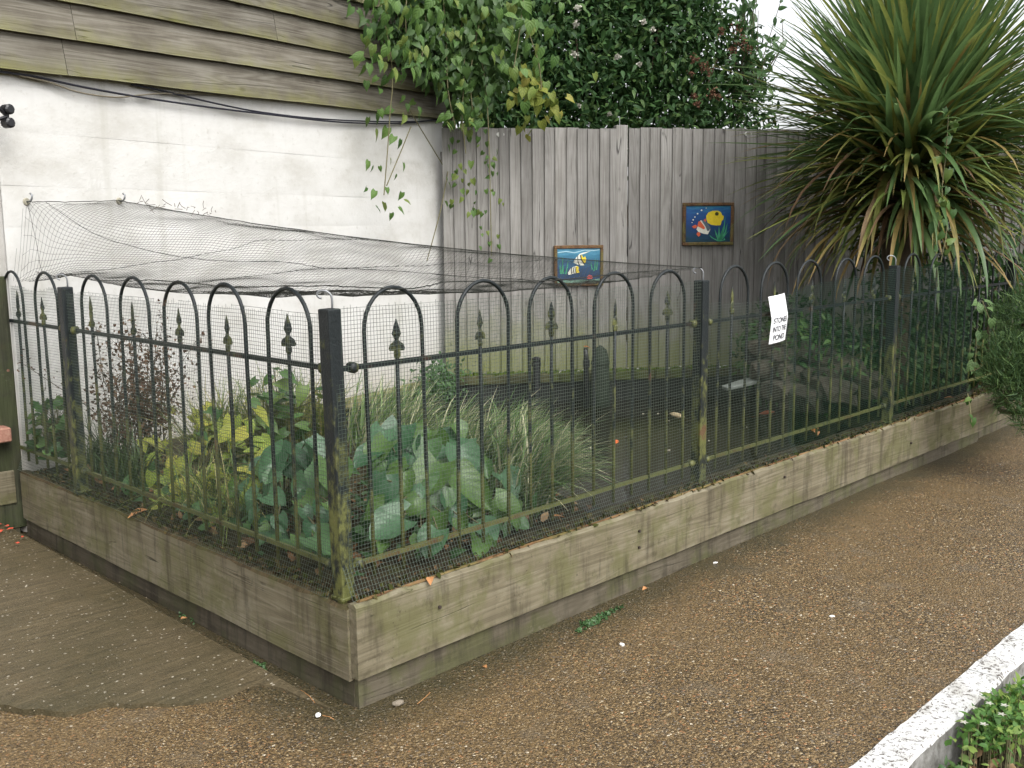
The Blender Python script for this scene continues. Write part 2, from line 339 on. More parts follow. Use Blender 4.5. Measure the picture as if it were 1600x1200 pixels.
def leafmat(name, a, b, c=None, cf=.1, rough=.42, transl=.22, spec=.45, veins=0, vcol=None, tip=None, tipw=(.7, 1.0), vmix=.4):
    t = NT(name); g = t.n('NewGeometry'); oi = t.n('ObjectInfo')
    r = t.math('FRACT', t.math('ADD', t.math('MULTIPLY', g.outputs['Random Per Island'], 1.0), t.math('MULTIPLY', oi.outputs['Random'], 7.31)))
    stops = [(0, a), (.9, b)] if c is None else [(0, a), (1-cf-.12, b), (1-cf, c)]
    col = t.ramp(r, stops)
    pos = g.outputs['Position']; n = t.noise(pos, 25, 4, .6)
    col = t.mix(t.math('MULTIPLY', t.smooth(n.outputs[0], .45, .75), .35), col, tuple(k*.62 for k in a))
    uv = t.n('TexCoord').outputs['UV']; su = t.n('SeparateXYZ', None, Vector=uv); nrm = None
    if tip is not None:
        r2 = t.math('FRACT', t.math('MULTIPLY', r, 13.7))
        ft = t.smooth(t.math('ADD', su.outputs[1], t.math('MULTIPLY', t.math('SUBTRACT', r2, .6), .5)), *tipw)
        col = t.mix(ft, col, tip)
    if veins:
        au = t.math('ABSOLUTE', t.math('SUBTRACT', su.outputs[0], .5))
        ph = t.math('SINE', t.math('MULTIPLY', t.math('SUBTRACT', su.outputs[1], t.math('MULTIPLY', au, .9)), float(veins)))
        vf = t.smooth(ph, .80, 1.0); mid = t.smooth(au, .03, .0); vf = t.math('MAXIMUM', vf, mid)
        col = t.mix(t.math('MULTIPLY', vf, vmix), col, vcol or tuple(min(1, k*1.8) for k in b)); nrm = t.bump(ph, .6*vmix, .006)
    return t.done(col, rough, nrm, spec, transl=transl)
M_vine = leafmat('vine_leaf', (.050, .115, .026), (.110, .195, .046), (.17, .22, .05), .18, .5, .32, .35, veins=26)
M_vineY = leafmat('yellowing_vine_leaf', (.11, .16, .03), (.21, .23, .042), (.28, .26, .06), .25, .55, .3, .3, veins=26)
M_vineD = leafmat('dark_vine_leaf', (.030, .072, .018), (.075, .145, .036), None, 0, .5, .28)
M_shrub = leafmat('viburnum_leaf', (.018, .050, .015), (.042, .096, .027), (.070, .125, .034), .16, .55, .2, .22)
M_laurel = leafmat('laurel_leaf', (.035, .085, .028), (.07, .14, .045), None, 0, .35, .25)
M_flower = leafmat('cream_flower', (.36, .35, .28), (.50, .49, .43), None, 0, .7, .2, .2)
M_berry = leafmat('red_brown_flower_head', (.075, .035, .022), (.13, .065, .038), None, 0, .8, .15, .2)
M_cord = leafmat('cordyline_leaf', (.085, .155, .056), (.150, .240, .086), (.24, .27, .07), .18, .40, .34, .45, tip=(.38, .29, .09), tipw=(1.0, 1.25))
M_cordY = leafmat('yellowing_cordyline_leaf', (.11, .155, .036), (.21, .22, .056), (.26, .19, .065), .2, .5, .28, .35, tip=(.34, .24, .10), tipw=(.75, 1.1))
M_cordD = leafmat('dead_cordyline_leaf', (.10, .06, .032), (.18, .115, .062), (.24, .17, .10), .3, .7, .1, .2)
M_bark = plain('grey_brown_bark', (.085, .065, .045), .9, .2, 0, .5, 18)
M_stem = plain('green_brown_stem', (.14, .13, .065), .7, .3, 0, .3, 30)
M_hosta = leafmat('blue_green_leaf', (.028, .090, .036), (.078, .166, .080), (.085, .160, .036), .3, .36, .22, .5, veins=30, vcol=(.12, .22, .125), vmix=.16)
M_hostaY = leafmat('yellow_green_leaf', (.24, .28, .045), (.42, .40, .075), (.20, .28, .05), .3, .5, .3, .4, veins=40)
M_green = leafmat('mid_green_leaf', (.03, .085, .02), (.075, .155, .035), (.13, .20, .045), .2, .45, .25)
M_grass = leafmat('variegated_sedge', (.075, .155, .045), (.22, .31, .12), (.56, .53, .35), .22, .5, .28, .35)
M_grassG = leafmat('yellow_green_sedge', (.08, .135, .035), (.19, .23, .06), (.34, .31, .13), .2, .5, .2, .35)
M_dead = leafmat('dry_seed_head', (.05, .026, .016), (.12, .065, .042), (.17, .11, .07), .2, .8, .05, .2)
M_fern = leafmat('fern_green', (.035, .085, .028), (.075, .15, .05), None, 0, .5, .2)
M_conifer = leafmat('feathery_conifer', (.022, .055, .018), (.06, .11, .03), (.09, .15, .04), .12, .6, .12, .3)
M_ivy = leafmat('pale_ivy_leaf', (.075, .145, .05), (.13, .21, .075), None, 0, .5, .25, .35, veins=22)
M_herb = leafmat('bright_herb_leaf', (.045, .12, .022), (.10, .205, .038), (.19, .27, .06), .18, .55, .3, .3)
M_litter = leafmat('dead_leaf_litter', (.07, .04, .022), (.20, .11, .055), (.30, .20, .11), .2, .75, .05, .2)

# ------------------------------------------------------------------ leaves
def leaf_shape(kind, L=1.0, Wd=.6, nl=5, cup=.15, droop=.2, ripple=0.0, na=3):
    """leaf blade along +Y, face up +Z, na vertices across; returns verts, faces, uvs"""
    vs, uv = [], []
    for i in range(nl+1):
        t = i/nl
        if kind == 'heart': w = math.sin(math.pi*min(1, (t+.13)/1.13)**.62)*(1-t**5)**.8 if t < 1 else .01
        elif kind == 'round': w = math.sin(math.pi*min(1, (t+.16)/1.16)**.80)**.62 if t < 1 else .10
        elif kind == 'lance': w = math.sin(math.pi*(.06+.94*t)**.8)*(1 if t < 1 else .0)+.02
        else: w = (1-t)**.5*min(1, .35+3*t)
        w = max(w, .012)*Wd/2; z0 = -droop*L*t*t
        for k in [-1+2*j/(na-1) for j in range(na)]:
            back = -.16*L*abs(k)**1.3*(1-t)**4 if kind in ('heart', 'round') else 0
            vs.append((k*w, L*t+back, z0+cup*k*k*w*1.4+ripple*L*math.sin(11*t+k*2.3)*k*k)); uv.append((.5+k*.5, t))
    fs = [(i*na+k, i*na+k+1, i*na+k+na+1, i*na+k+na) for i in range(nl) for k in range(na-1)]
    return np.array(vs), fs, uv
def shape_mesh(name, shp, mat):
    vs, fs, uv = shp; me = bpy.data.meshes.new(name); me.from_pydata([tuple(v) for v in vs], [], fs)
    l = me.uv_layers.new(name='UVMap'); l.data.foreach_set('uv', [c for f in fs for i in f for c in uv[i]])
    me.polygons.foreach_set('use_smooth', [True]*len(fs)); me.materials.append(mat); me.update(); return me
def frame(pos, d, n, s=1.0):
    y = Vector(d).normalized(); x = y.cross(Vector(n)); x = x.normalized() if x.length > 1e-5 else y.orthogonal().normalized(); z = x.cross(y)
    m = Matrix((x*s, y*s, z*s)).transposed().to_4x4(); m.translation = Vector(pos); return m
def scatter_mesh(name, groups, mat, off=Vector((0, 0, 0)), smooth=True):
    """groups: list of (shape, [matrices]); joined into one mesh, one island per leaf"""
    V, Fc, UV, b = [], [], [], 0
    for (vs, fs, uv), ms in groups:
        if not ms: continue
        A = np.array([[list(r) for r in m] for m in ms]); n = len(vs)
        P = np.einsum('mij,nj->mni', A[:, :3, :3], vs)+A[:, None, :3, 3]
        V.append(P.reshape(-1, 3)); f = np.array(fs); idx = (f[None]+(np.arange(len(ms))*n)[:, None, None]+b).reshape(-1, f.shape[1])
        Fc.append(idx); u = np.array(uv)[f].reshape(-1, 2); UV.append(np.tile(u, (len(ms), 1))); b += n*len(ms)
    V = np.concatenate(V)-np.array(off); Fc = np.concatenate(Fc); UV = np.concatenate(UV)
    me = bpy.data.meshes.new(name); me.vertices.add(len(V)); me.vertices.foreach_set('co', V.ravel())
    k = Fc.shape[1]; me.loops.add(Fc.size); me.loops.foreach_set('vertex_index', Fc.ravel()); me.polygons.add(len(Fc))
    me.polygons.foreach_set('loop_start', np.arange(len(Fc))*k); me.polygons.foreach_set('use_smooth', [smooth]*len(Fc))
    l = me.uv_layers.new(name='UVMap'); l.data.foreach_set('uv', UV.ravel()); me.materials.append(mat); me.update(); me.validate(); return me
def scatter(name, groups, mat, parent=None, kind='stuff', smooth=True):
    base = wloc(parent) if parent is not None else Vector((0, 0, 0))
    o = link(name, scatter_mesh(name, groups, mat, base, smooth), parent)
    if kind: o['kind'] = kind
    return o
def rv(): return Vector((random.gauss(0, 1), random.gauss(0, 1), random.gauss(0, 1)))
def U(a, b): return random.uniform(a, b)

# ================================================================== GROUND
mb = MB()
xs = [-60, -20, -6]+[-4+.25*i for i in range(49)]+[10, 14, 25, 60]; ys = [-1.44]+[-1.25+.25*i for i in range(22)]+[5, 8, 20, 80]
mb.add([(x, y, .012*nz(x, y, 3, .9)*(1 if -4 < x < 8 and y < 4 else 0)-.004+.0055*max(0, min(x, 6))*(1 if y < 3 else 0)) for y in ys for x in xs],
       [(j*len(xs)+i, j*len(xs)+i+1, (j+1)*len(xs)+i+1, (j+1)*len(xs)+i) for j in range(len(ys)-1) for i in range(len(xs)-1)])
tag(mb.build('ground', M_ground, smooth=True), kind='structure')
# smoother brushed slab beside the short side, with a broken front edge
edge_px = [(-160, 1085), (-60, 1098), (0, 1103), (14, 1104), (35, 1110), (62, 1109), (100, 1114), (128, 1108), (150, 1101), (170, 1098), (205, 1101), (232, 1097), (260, 1099), (295, 1096), (330, 1091), (360, 1082), (385, 1070), (405, 1066), (440, 1072), (480, 1090), (520, 1104)]
edge = [onz(x, y, .012) for x, y in edge_px]
mb = MB(); n = len(edge)
rows = []
for j in range(13):
    t = j/12
    rows.append([e.lerp(Vector((e.x*.9-.05, 3.2+.25*(e.x), 0)), t) for e in edge])
vs = [(p.x, p.y, .010+.022*max(0, p.y)+.006*nz(p.x, p.y, 1, 2.2)-(.008 if j == 0 else 0)) for j, r in enumerate(rows) for p in r]
mb.add(vs, [(j*n+i, j*n+i+1, (j+1)*n+i+1, (j+1)*n+i) for j in range(12) for i in range(n-1)])
mb.add([(p.x, p.y, -.03) for p in edge]+[tuple(vs[i]) for i in range(n)], [(i, i+1, n+i+1, n+i) for i in range(n-1)])
tag(mb.build('concrete_slab', M_slab, smooth=True), kind='structure')
# planting bed beyond the white kerb
mb = MB(); mb.grid(lambda u, v: (-1+6*u, -4+2.50*v, -.13+.03*nz(u*20, v*8, 5)), 40, 18)
mb.add([(-60, -60, -.2), (60, -60, -.2), (60, -1.6, -.2), (-60, -1.6, -.2)], [(0, 1, 2, 3)])
tag(mb.build('planting_bed', M_soil, smooth=True), kind='structure')

# white kerb: a run of painted concrete kerb pieces
kr = thing('painted_kerb', 'chipped white painted concrete kerb along the planting bed', 'kerb', (0, -1.44, 0))
x = -1.2
for L in (.915, .915, .915, .915, .915, .915):
    mb = MB(); k = 24
    def prof(xx):
        j = .004*nz(xx, 2, 1, 6)+.004*nz(xx, 5, 2, 23); j2 = .005*nz(xx, 7, 1, 7)
        return [(xx, -1.372+j, -.2), (xx, -1.372+j, .008), (xx, -1.378+j, .018+j2*.5), (xx, -1.474+j2*1.6, .020+j*.4), (xx, -1.486+j2*1.6, .008+j), (xx, -1.500+j2, -.25)]
    vs = []; 
    for i in range(k+1): vs += prof(x+.003+(L-.006)*i/k)
    fs = [(i*6+j, i*6+j+1, i*6+6+j+1, i*6+6+j) for i in range(k) for j in range(5)]+[tuple(range(5, -1, -1)), tuple(range(k*6, k*6+6))]
    mb.add(vs, fs); o = mb.build('kerb_stone', M_paint, kr); o.data.materials.append(M_kerbside)
    for p in o.data.polygons:
        if p.normal.y < -.8 or p.normal.y > .8: p.material_index = 1 if p.center.z < .0 else 0
    x += L

# ================================================================== POND, BED, LINER
ZW = .10
pond = [(.08, .06), (9.0, .06), (8.6, .0), (F0.x+FT.x*5.4, F0.y+FT.y*5.4), (3.78, 3.30), (.05, 2.60)]
mb = MB(); mb.grid(lambda u, v: (.05+8.6*u, .06+3.6*v, ZW), 4, 4)
tag(mb.build('water', M_water), kind='structure')
mb = MB(); mb.add([(.02, .05, ZW-.22), (9, .05, ZW-.22), (9, 4, ZW-.22), (.02, 4, ZW-.22)], [(0, 1, 2, 3)])
tag(mb.build('pond_floor', plain('pond_mud', (.020, .016, .008), .9), smooth=False), kind='structure')
# black liner walls under the kerbs at the back of the pond
mb = MB()
def strip(a, b, z0, z1, nrm, th=.02):
    a, b = Vector((a[0], a[1], 0)), Vector((b[0], b[1], 0)); t = (b-a); L = t.length; t.normalize()
    k = max(2, int(L/.08))
    mb.grid(lambda u, v: a+t*(L*u)+nrm*(.018*nz(u*L*5, v*2, 9)+.012*nz(u*L*17, v, 2))+Vector((0, 0, z0+(z1-z0)*v)), k, 3)
wk = W0+WN*.075; fk = F0+FN*.125
strip(wk+WT*.1, wk+WT*3.62, ZW-.2, .27, WN); strip(fk+FT*-.62, fk+FT*5.3, ZW-.2, .30, FN)
mb.add([(.9, .07, ZW-.2), (8.8, .07, ZW-.2), (8.8, .07, .33), (.9, .07, .33)], [(0, 1, 2, 3)])
tag(mb.build('pond_liner', M_liner, smooth=True), 'black rubber pond liner hanging below the back kerbs', 'liner')
# soil bed that carries the plants
def bed_edge(v): return 1.35+.55*v+.10*math.sin(7*v)+.05*math.sin(17*v)
mb = MB(); mb.grid(lambda u, v: (.0+bed_edge(v)*u, .045+(2.56+.24*bed_edge(v)*u)*v, (.328+.020*nz(u*9, v*9, 2))*(1 if u < .96 else .3)), 30, 40)
tag(mb.build('soil_bed', M_soil, smooth=True), kind='structure')
# dark ledge behind the front boards
mb = MB(); mb.grid(lambda u, v: (.0+8.0*u, -.055+.125*v, .334+.010*nz(u*50, v*3, 4)), 160, 3)
tag(mb.build('soil_ledge', M_soil, smooth=True), kind='structure')

# kerb timbers round the back of the pond
kt = thing('pond_kerb', 'mossy timber kerb along the foot of the white wall', 'kerb', W0+WT*2+WN*.06)
for a, b in ((.25, 1.9), (1.905, 3.66)):
    mb = MB(); L = b-a; mb.box((L/2, 0, 0), (L, .085, .062)); o = mb.build('plank', M_kerbwood, None, bevel=.006)
    o.parent = kt; o.matrix_basis = Matrix.Translation(-kt.location) @ (Matrix.Translation(W0+WT*a+WN*.062+Vector((0, 0, .292))) @ Matrix.Rotation(WTH, 4, 'Z'))
kt = thing('pond_kerb', 'green mossy timber kerb along the foot of the grey plank fence', 'kerb', F0+FT*2+FN*.1)
for a, b in ((-.60, 1.1), (1.105, 2.9), (2.905, 5.2)):
    mb = MB(); L = b-a; mb.box((L/2, 0, 0), (L, .13, .075)); o = mb.build('plank', M_kerbdark, None, bevel=.008)
    o.parent = kt; o.matrix_basis = Matrix.Translation(-kt.location) @ (Matrix.Translation(F0+FT*a+FN*.095+Vector((0, 0, .302))) @ Matrix.Rotation(FTH, 4, 'Z'))
# moss and white grit lying on that kerb
mb = MB()
for i in range(420):
    s = U(-.5, 3.4); p = F0+FT*s+FN*U(.04, .15)+Vector((0, 0, .343)); r = U(.006, .018)
    a = U(0, 6); ax = (Vector((math.cos(a), math.sin(a), .3)).normalized(), Vector((-math.sin(a), math.cos(a), 0)), Vector((0, 0, 1)))
    mb.box(p, (r*2, r*1.4, r), ax)
tag(mb.build('moss', plain('kerb_moss', (.07, .10, .02), .95, .1, 0, .5, 40)), 'low green moss scattered on the kerb below the plank fence', 'moss', kind='stuff')
gritm = MB()
for i in range(22):
    p = F0+FT*U(.0, 2.6)+FN*U(.05, .14)+Vector((0, 0, .346)); gritm.box(p, (U(.01, .022), U(.008, .016), .008))
tag(gritm.build('grit', plain('white_grit', (.6, .58, .52), .8)), 'white grit and petals on the mossy pond kerb', 'grit', kind='stuff')

# ================================================================== RAISED TIMBER EDGING
ed = thing('raised_edging', 'raised pond edging of long weathered timber boards', 'edging', (-.03, -.09, 0))
def plank(name, a, b, h0, h1, th, outn, mat, parent, wob=.004, k=40, tilt=0.0):
    """long board from a to b (plan points of its outer face), thickness th inwards"""
    a, b = Vector((*a, 0)), Vector((*b, 0)); t = (b-a); L = t.length; t.normalize(); outn = Vector((*outn, 0))
    vs = []
    for i in range(k+1):
        p = a+t*(L*i/k); s = L*i/k
        w1, w2, w3 = wob*nz(s, h0*9, 1, 2.3), wob*nz(s, h1*7, 4, 3.1), wob*1.2*nz(s, 3, h1, 9)
        for d, z in ((0, h0+w1), (0, h1+w3*2.2-.010), (-.012, h1+w3*2), (-th, h1-.004+w2), (-th, h0)):
            q = p+outn*(d+w2*.6+tilt*(z-h0)); vs.append((q.x, q.y, z))
    fs = [(i*5+j, i*5+(j+1) % 5, (i+1)*5+(j+1) % 5, (i+1)*5+j) for i in range(k) for j in range(5)]+[tuple(range(4, -1, -1)), tuple(range(k*5, k*5+5))]
    m_ = MB(); m_.add(vs, fs)
    o = m_.build(name, mat, parent, origin=(a.x, a.y, h0)); o.data.materials.append(M_rot)
    for p_ in o.data.polygons:
        if p_.normal.z > .35 and name == 'upper_board': p_.material_index = 1
    return o
plank('upper_board', (-.022, -.090), (5.30, -.085), .100, ZT+.004, .042, (0, -1), M_edging, ed, .005, 90)
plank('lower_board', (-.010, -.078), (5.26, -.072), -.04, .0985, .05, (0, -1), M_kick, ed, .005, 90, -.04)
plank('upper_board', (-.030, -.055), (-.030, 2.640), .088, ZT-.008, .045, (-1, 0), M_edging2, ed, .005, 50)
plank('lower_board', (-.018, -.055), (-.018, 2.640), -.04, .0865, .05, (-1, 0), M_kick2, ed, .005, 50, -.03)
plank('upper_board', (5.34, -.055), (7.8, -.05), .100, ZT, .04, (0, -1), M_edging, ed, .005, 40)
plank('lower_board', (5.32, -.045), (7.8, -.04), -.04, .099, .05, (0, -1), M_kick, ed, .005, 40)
# rotten brown rim strip along the top of the front board
mb = MB(); mb.tube([(x_, -.066+.004*nz(x_, 1, 1, 6), ZT+.004+.003*nz(x_, 2, 5, 8)) for x_ in [i*.05 for i in range(105)]], [.0075*(.75+.5*abs(nz(i*.3, 3))) for i in range(105)], 6)
mb.build('rim_strip', wood('rotten_rim', (.05, .026, .012), (.14, .075, .032), (.24, .16, .08), 0, (.1, .1, .03), 'patch', .4), ed)
# crack lines and knots are in the timber; steel screws on the front board
for x_, zs_ in ((.32, (.245,)), (1.42, (.26, .19)), (2.6, (.27,)), (4.1, (.2,))):
    for z_ in zs_:
        mb = MB(); mb.tube([(x_, -.0975, z_), (x_, -.088, z_)], .006, 8); mb.build('screw', plain('rusty_screw', (.04, .03, .025), .6) if x_ == .32 else bpy.data.materials['rusty_screw'], ed)

# left return timbers, brick and old post
el = thing('side_edging', 'short timber boards running off to the left of the pond corner', 'edging', (-.06, 2.66, 0))
plank('upper_board', (-2.5, 2.66), (-.045, 2.672), .165, .335, .05, (0, -1), M_edging, el, .006, 20)
plank('lower_board', (-2.5, 2.675), (-.035, 2.687), -.02, .163, .05, (0, -1), M_kick, el, .006, 20)
mb = MB(); bp_ = onp(-16, 681, (0, 2.64, 0), Vector((0, 1, 0))); mb.box(bp_, (.17, .10, .07))
tag(mb.build('brick', M_brick, None, bevel=.006, origin=bp_), 'faded red brick on the timber end beside the old green post', 'brick')
pr = onp(30, 610, (0, 2.68, 0), Vector((0, 1, 0))).x; mb = MB(); mb.box((pr-.07, 2.725, .66), (.14, .09, 1.26)); tag(mb.build('wooden_post', M_oldpost, None, bevel=.006, origin=(pr-.07, 2.725, 0)), 'old green stained wooden post at the left end of the railing', 'post')

# ================================================================== WHITE BUILDING WITH WEATHERBOARDS
bl = thing('building', 'white painted block building with mossy brown weatherboards above', 'building', W0+WT*1.8)
def zb(s): return 2.262+.0215*s        # underside of the lowest weatherboard
courses = [.20, .43, .655, .88, 1.105, 1.33, 1.525, 1.725, 1.985, 2.20, 2.52]
for i in range(len(courses)-1):
    z0, z1 = courses[i], courses[i+1]-.0004; L = 3.78; mb = MB(); k = 95; so_ = i*17.3
    def fn(u, v):
        s = L*u; zz = z0+(z1-z0)*v; e = min(v, 1-v)*(z1-z0)
        y = -.0018*nz(s, zz, 2, 2)-.0007*nz(s, zz, so_, 18)
        ed_ = max(0, 1-e/.010)
        wear = max(0, nz(s*1.0, so_, 3, 1.7)+.15)
        return (s, y+ed_*(.0032*wear+.0002), zz)
    mb.grid(fn, k, 7)
    b0 = len(mb.v); o = mb.build('course', M_wall, None, smooth=True)
    o.parent = bl; o.matrix_basis = Matrix.Translation(-bl.location) @ (Matrix.Translation(W0+Vector((0, 0, 0))) @ Matrix.Rotation(WTH, 4, 'Z'))
# solid core behind the courses, with the hidden end wall
mb = MB(); ax = (WT, -WN, Vector((0, 0, 1)))
mb.box(W0+WT*1.89-WN*2.02+Vector((0, 0, 2.3)), (3.77, 4.0, 4.6), ax); mb.build('wall_core', M_wall, bl)
# wall left of the plot: grey pilaster (door frame side)
mb = MB(); mb.box((-.16, 2.80, 1.16), (.40, .10, 2.34)); mb.build('pilaster', plain('grey_render', (.40, .38, .35), .8, .3, 0, .25, 14), bl, bevel=.004)
mb = MB(); mb.box((-1.97, 2.86, 2.2), (3.2, .08, 4.4)); mb.build('side_wall', M_wall, bl)
# weatherboards: feather-edge, each its own board with butt joints
def wboard(s0, s1, row):
    L = s1-s0-.003; h = .205; mb = MB(); k = max(6, int(L/.08)); vs = []
    for i in range(k+1):
        s = L*i/k; w = .005*nz(s+s0, row*3.7, 1, 1.6)+.0025*nz(s+s0, row, 8, 9); b = .004*nz(s+s0, row*2, 5, 1.2)
        vs += [(s, -.062+b, w), (s, -.058+b, .004+w), (s, -.026, h), (s, -.016, h), (s, -.036+b, w+.001)]
    fs = [(i*5+j, i*5+5+j, i*5+5+(j+1) % 5, i*5+(j+1) % 5) for i in range(k) for j in range(5)]+[tuple(range(5)), tuple(range(k*5+4, k*5-1, -1))]
    mb.add(vs, fs); me = mb.mesh('weatherboard', M_board)
    z = zb(s0)+row*.1785
    tilt = Matrix.Rotation(-math.atan(.0215), 4, 'Y')
    link('weatherboard', me, bl, None, Matrix.Translation(W0+WT*s0+Vector((0, 0, z))) @ Matrix.Rotation(WTH, 4, 'Z') @ tilt)
joints = [[.375], [.44, 3.0], [1.89], [.9, 3.2], [2.3], [1.2], [2.9], [.7], [2.0]]
for row, js in enumerate(joints):
    c = [-2.4]+js+[3.84]
    for a, b in zip(c[:-1], c[1:]): wboard(a, b, row)
mb = MB(); mb.box(W0+WT*3.83+WN*.03+Vector((0, 0, 3.15)), (.05, .09, 1.75), ax); mb.build('corner_trim', M_board, bl, bevel=.004)

# cables along the eaves of the boards
def wall_path(pts, off): return [onwall(x_, y_, off) for x_, y_ in pts]
def smoothpath(pts, k=8):
    out = []; P_ = [pts[0]]+pts+[pts[-1]]
    for i in range(1, len(P_)-2):
        for j in range(k):
            t = j/k; p0, p1, p2, p3 = P_[i-1:i+3]
            out.append(.5*((2*p1)+(p2-p0)*t+(2*p0-5*p1+4*p2-p3)*t*t+(3*p1-p0-3*p2+p3)*t**3))
    out.append(pts[-1]); return out
for nm, lab, pts, r, m_ in (('cable', 'lower black cable sagging below the weatherboards', [(-60, 106), (0, 112), (60, 121), (130, 136), (220, 152), (330, 168), (430, 180), (520, 190), (600, 193), (650, 191), (700, 184)], .006, M_cable),
                            ('cable', 'upper black cable leaving the boards above the first one', [(205, 132), (250, 141), (330, 160), (400, 174), (480, 184), (560, 189), (640, 190), (700, 187)], .0055, M_cable),
                            ('flex', 'thin grey flex looping under the lowest weatherboard', [(30, 118), (75, 128), (115, 142), (150, 149), (185, 152), (215, 149), (260, 146), (330, 147), (380, 150)], .0045, M_gcable)):
    mb = MB(); mb.tube(smoothpath(wall_path(pts, .03), 6), r, 6); tag(mb.build(nm, m_, smooth=True), lab, 'cable')
# bracket on the pilaster
br = thing('wall_bracket', 'black metal bracket with two round knobs on the grey pilaster', 'bracket', onwall(8, 180, .1))
for (x_, y_) in ((12, 171), (13, 192)):
    p = onwall(x_, y_, .12); mb = MB(); mb.tube([p-WN*.03, p-WN*.024, p+WN*.018, p+WN*.024], [.018, .024, .024, .016], 12); mb.build('knob', M_black, br, smooth=False)
for a, b in (((-12, 160), (11, 181)), ((-14, 190), (11, 182)), ((11, 178), (11, 196))):
    mb = MB(); mb.tube([onwall(*a, .12), onwall(*b, .12)], .009, 6); mb.build('arm', M_black, br)
# wall hooks that hold the net
for (x_, y_), lab in (((41, 315), 'rusty net hook on the white wall nearest the grey pilaster'), ((186, 314), 'net hook with a dirty smear, second along the white wall')):
    p = onwall(x_, y_, 0); mb = MB(); mb.tube([p-WN*.01, p+WN*.03, p+WN*.045+Vector((0, 0, .012)), p+WN*.05+Vector((0, 0, .03)), p+WN*.035+Vector((0, 0, .038))], .005, 6)
    hk = thing('net_hook', lab, 'hook', p); mb.build('hook', M_galv, hk, smooth=True)
    mb = MB(); mb.tube([p-WN*.006, p+WN*.008], [.022, .016], 10); mb.build('wall_plug', plain('wall_plug_grey', (.33, .31, .24), .8), hk)

# ================================================================== GREY CLOSEBOARD FENCE
def fboard(s, parent, w=.102, top=2.275, zbot=.335):
    mb = MB(); mb.add([(x_, y_, z_) for z_ in (zbot, top) for x_, y_ in ((0, -.024), (w, -.007), (w, 0), (0, 0))],
                      [(0, 3, 2, 1), (4, 5, 6, 7), (0, 1, 5, 4), (1, 2, 6, 5), (2, 3, 7, 6), (3, 0, 4, 7)])
    me = mb.mesh('board', M_fence)
    link('board', me, parent, None, Matrix.Translation(F0+FT*s-FN*0+Vector((0, 0, U(-.006, .006)))) @ Matrix.Rotation(FTH+U(-.006, .006), 4, 'Z') @ Matrix.Rotation(U(-.003, .003), 4, 'Y'))
panels = [(-.60, .79, 2.272, 'grey plank fence panel next to the white building'), (.905, 2.79, 2.277, 'grey plank fence panel that carries the yellow fish picture'), (2.90, 5.2, 2.27, 'grey plank fence panel hidden behind the spiky plant')]
for s0, s1, top, lab in panels:
    fp = thing('plank_fence', lab, 'fence', F0+FT*((s0+s1)/2), 'plank fence panels')
    s = s0
    while s < s1-.02:
        fboard(s, fp, .1015, top, .338+U(-.006, .006)); s += .0902
    for z in (.6, 1.3, 2.05):
        mb = MB(); L = s1-s0; mb.box((L/2, .035, z), (L, .05, .08)); o = mb.build('backing_rail', M_fence, None)
        o.parent = fp; o.matrix_basis = Matrix.Translation(-fp.location) @ (Matrix.Translation(F0+FT*s0) @ Matrix.Rotation(FTH, 4, 'Z'))
for s, lab in ((.848, 'square fence post between the two picture panels'), (2.845, 'square fence post behind the spiky plant')):
    mb = MB(); mb.box((0, 0, 1.15), (.096, .09, 2.30)); o = mb.build('fence_post', M_fence, None, bevel=.004)
    o.matrix_basis = Matrix.Translation(F0+FT*s-FN*.028) @ Matrix.Rotation(FTH, 4, 'Z'); tag(o, lab, 'post', 'fence posts')
# round paper labels near the fence top, thin nail above the post
for x_, y_, lab in ((782, 210, 'small white oval label on the fence near the building'), (1169, 209, 'small white oval label on the fence near the spiky plant')):
    p = onfence(x_, y_, .018); mb = MB(); mb.add([p+FT*(.031*math.cos(a))+Vector((0, 0, .020*math.sin(a))) for a in [i*math.pi/8 for i in range(16)]]+[p-FN*.004+FT*(.031*math.cos(a))+Vector((0, 0, .020*math.sin(a))) for a in [i*math.pi/8 for i in range(16)]],
                                                 [tuple(range(16))]+[(i, (i+1) % 16, 16+(i+1) % 16, 16+i) for i in range(16)])
    tag(mb.build('fence_label', plain('label_paper', (.62, .62, .58), .6, .3, 0, .3, 120), origin=p), lab, 'label', 'fence labels')
mb = MB(); p = onfence(968, 197, .01); mb.tube([p-Vector((0, 0, .05)), p+Vector((0, 0, .075))], .004, 6); tag(mb.build('steel_pin', M_galv, origin=p), 'thin steel pin standing up from the fence top at the post', 'pin')

# ================================================================== PICTURES ON THE FENCE
def flatpoly(name, pts, mat, parent, org, w, h, lift):
    """paint laid on a picture: polygon in picture fractions, a raised skin of paint"""
    vs = [org+FT*((u-.5)*w)+Vector((0, 0, (.5-v)*h))+FN*lift for u, v in pts]; n_ = len(vs)
    mb = MB(); mb.add(vs+[v-FN*.0012 for v in vs], [tuple(range(n_-1, -1, -1))]+[(i, (i+1) % n_, n_+(i+1) % n_, n_+i) for i in range(n_)])
    return mb.build(name, mat, parent)
def canvas_mat(name, stops, streak):
    t = NT(name); pos = t.n('TexCoord').outputs['Object']; z = t.n('SeparateXYZ', None, Vector=pos).outputs[2]
    n = t.noise(t.mapping(pos, (4, 4, 16)), 2.2, 5, .65)
    f = t.math('ADD', t.math('MULTIPLY_ADD', z, 2.6, .5), t.math('MULTIPLY', t.math('SUBTRACT', n.outputs[0], .5), streak))
    return t.done(t.ramp(f, stops), .35, t.bump(n.outputs[0], .3, .003), .4)
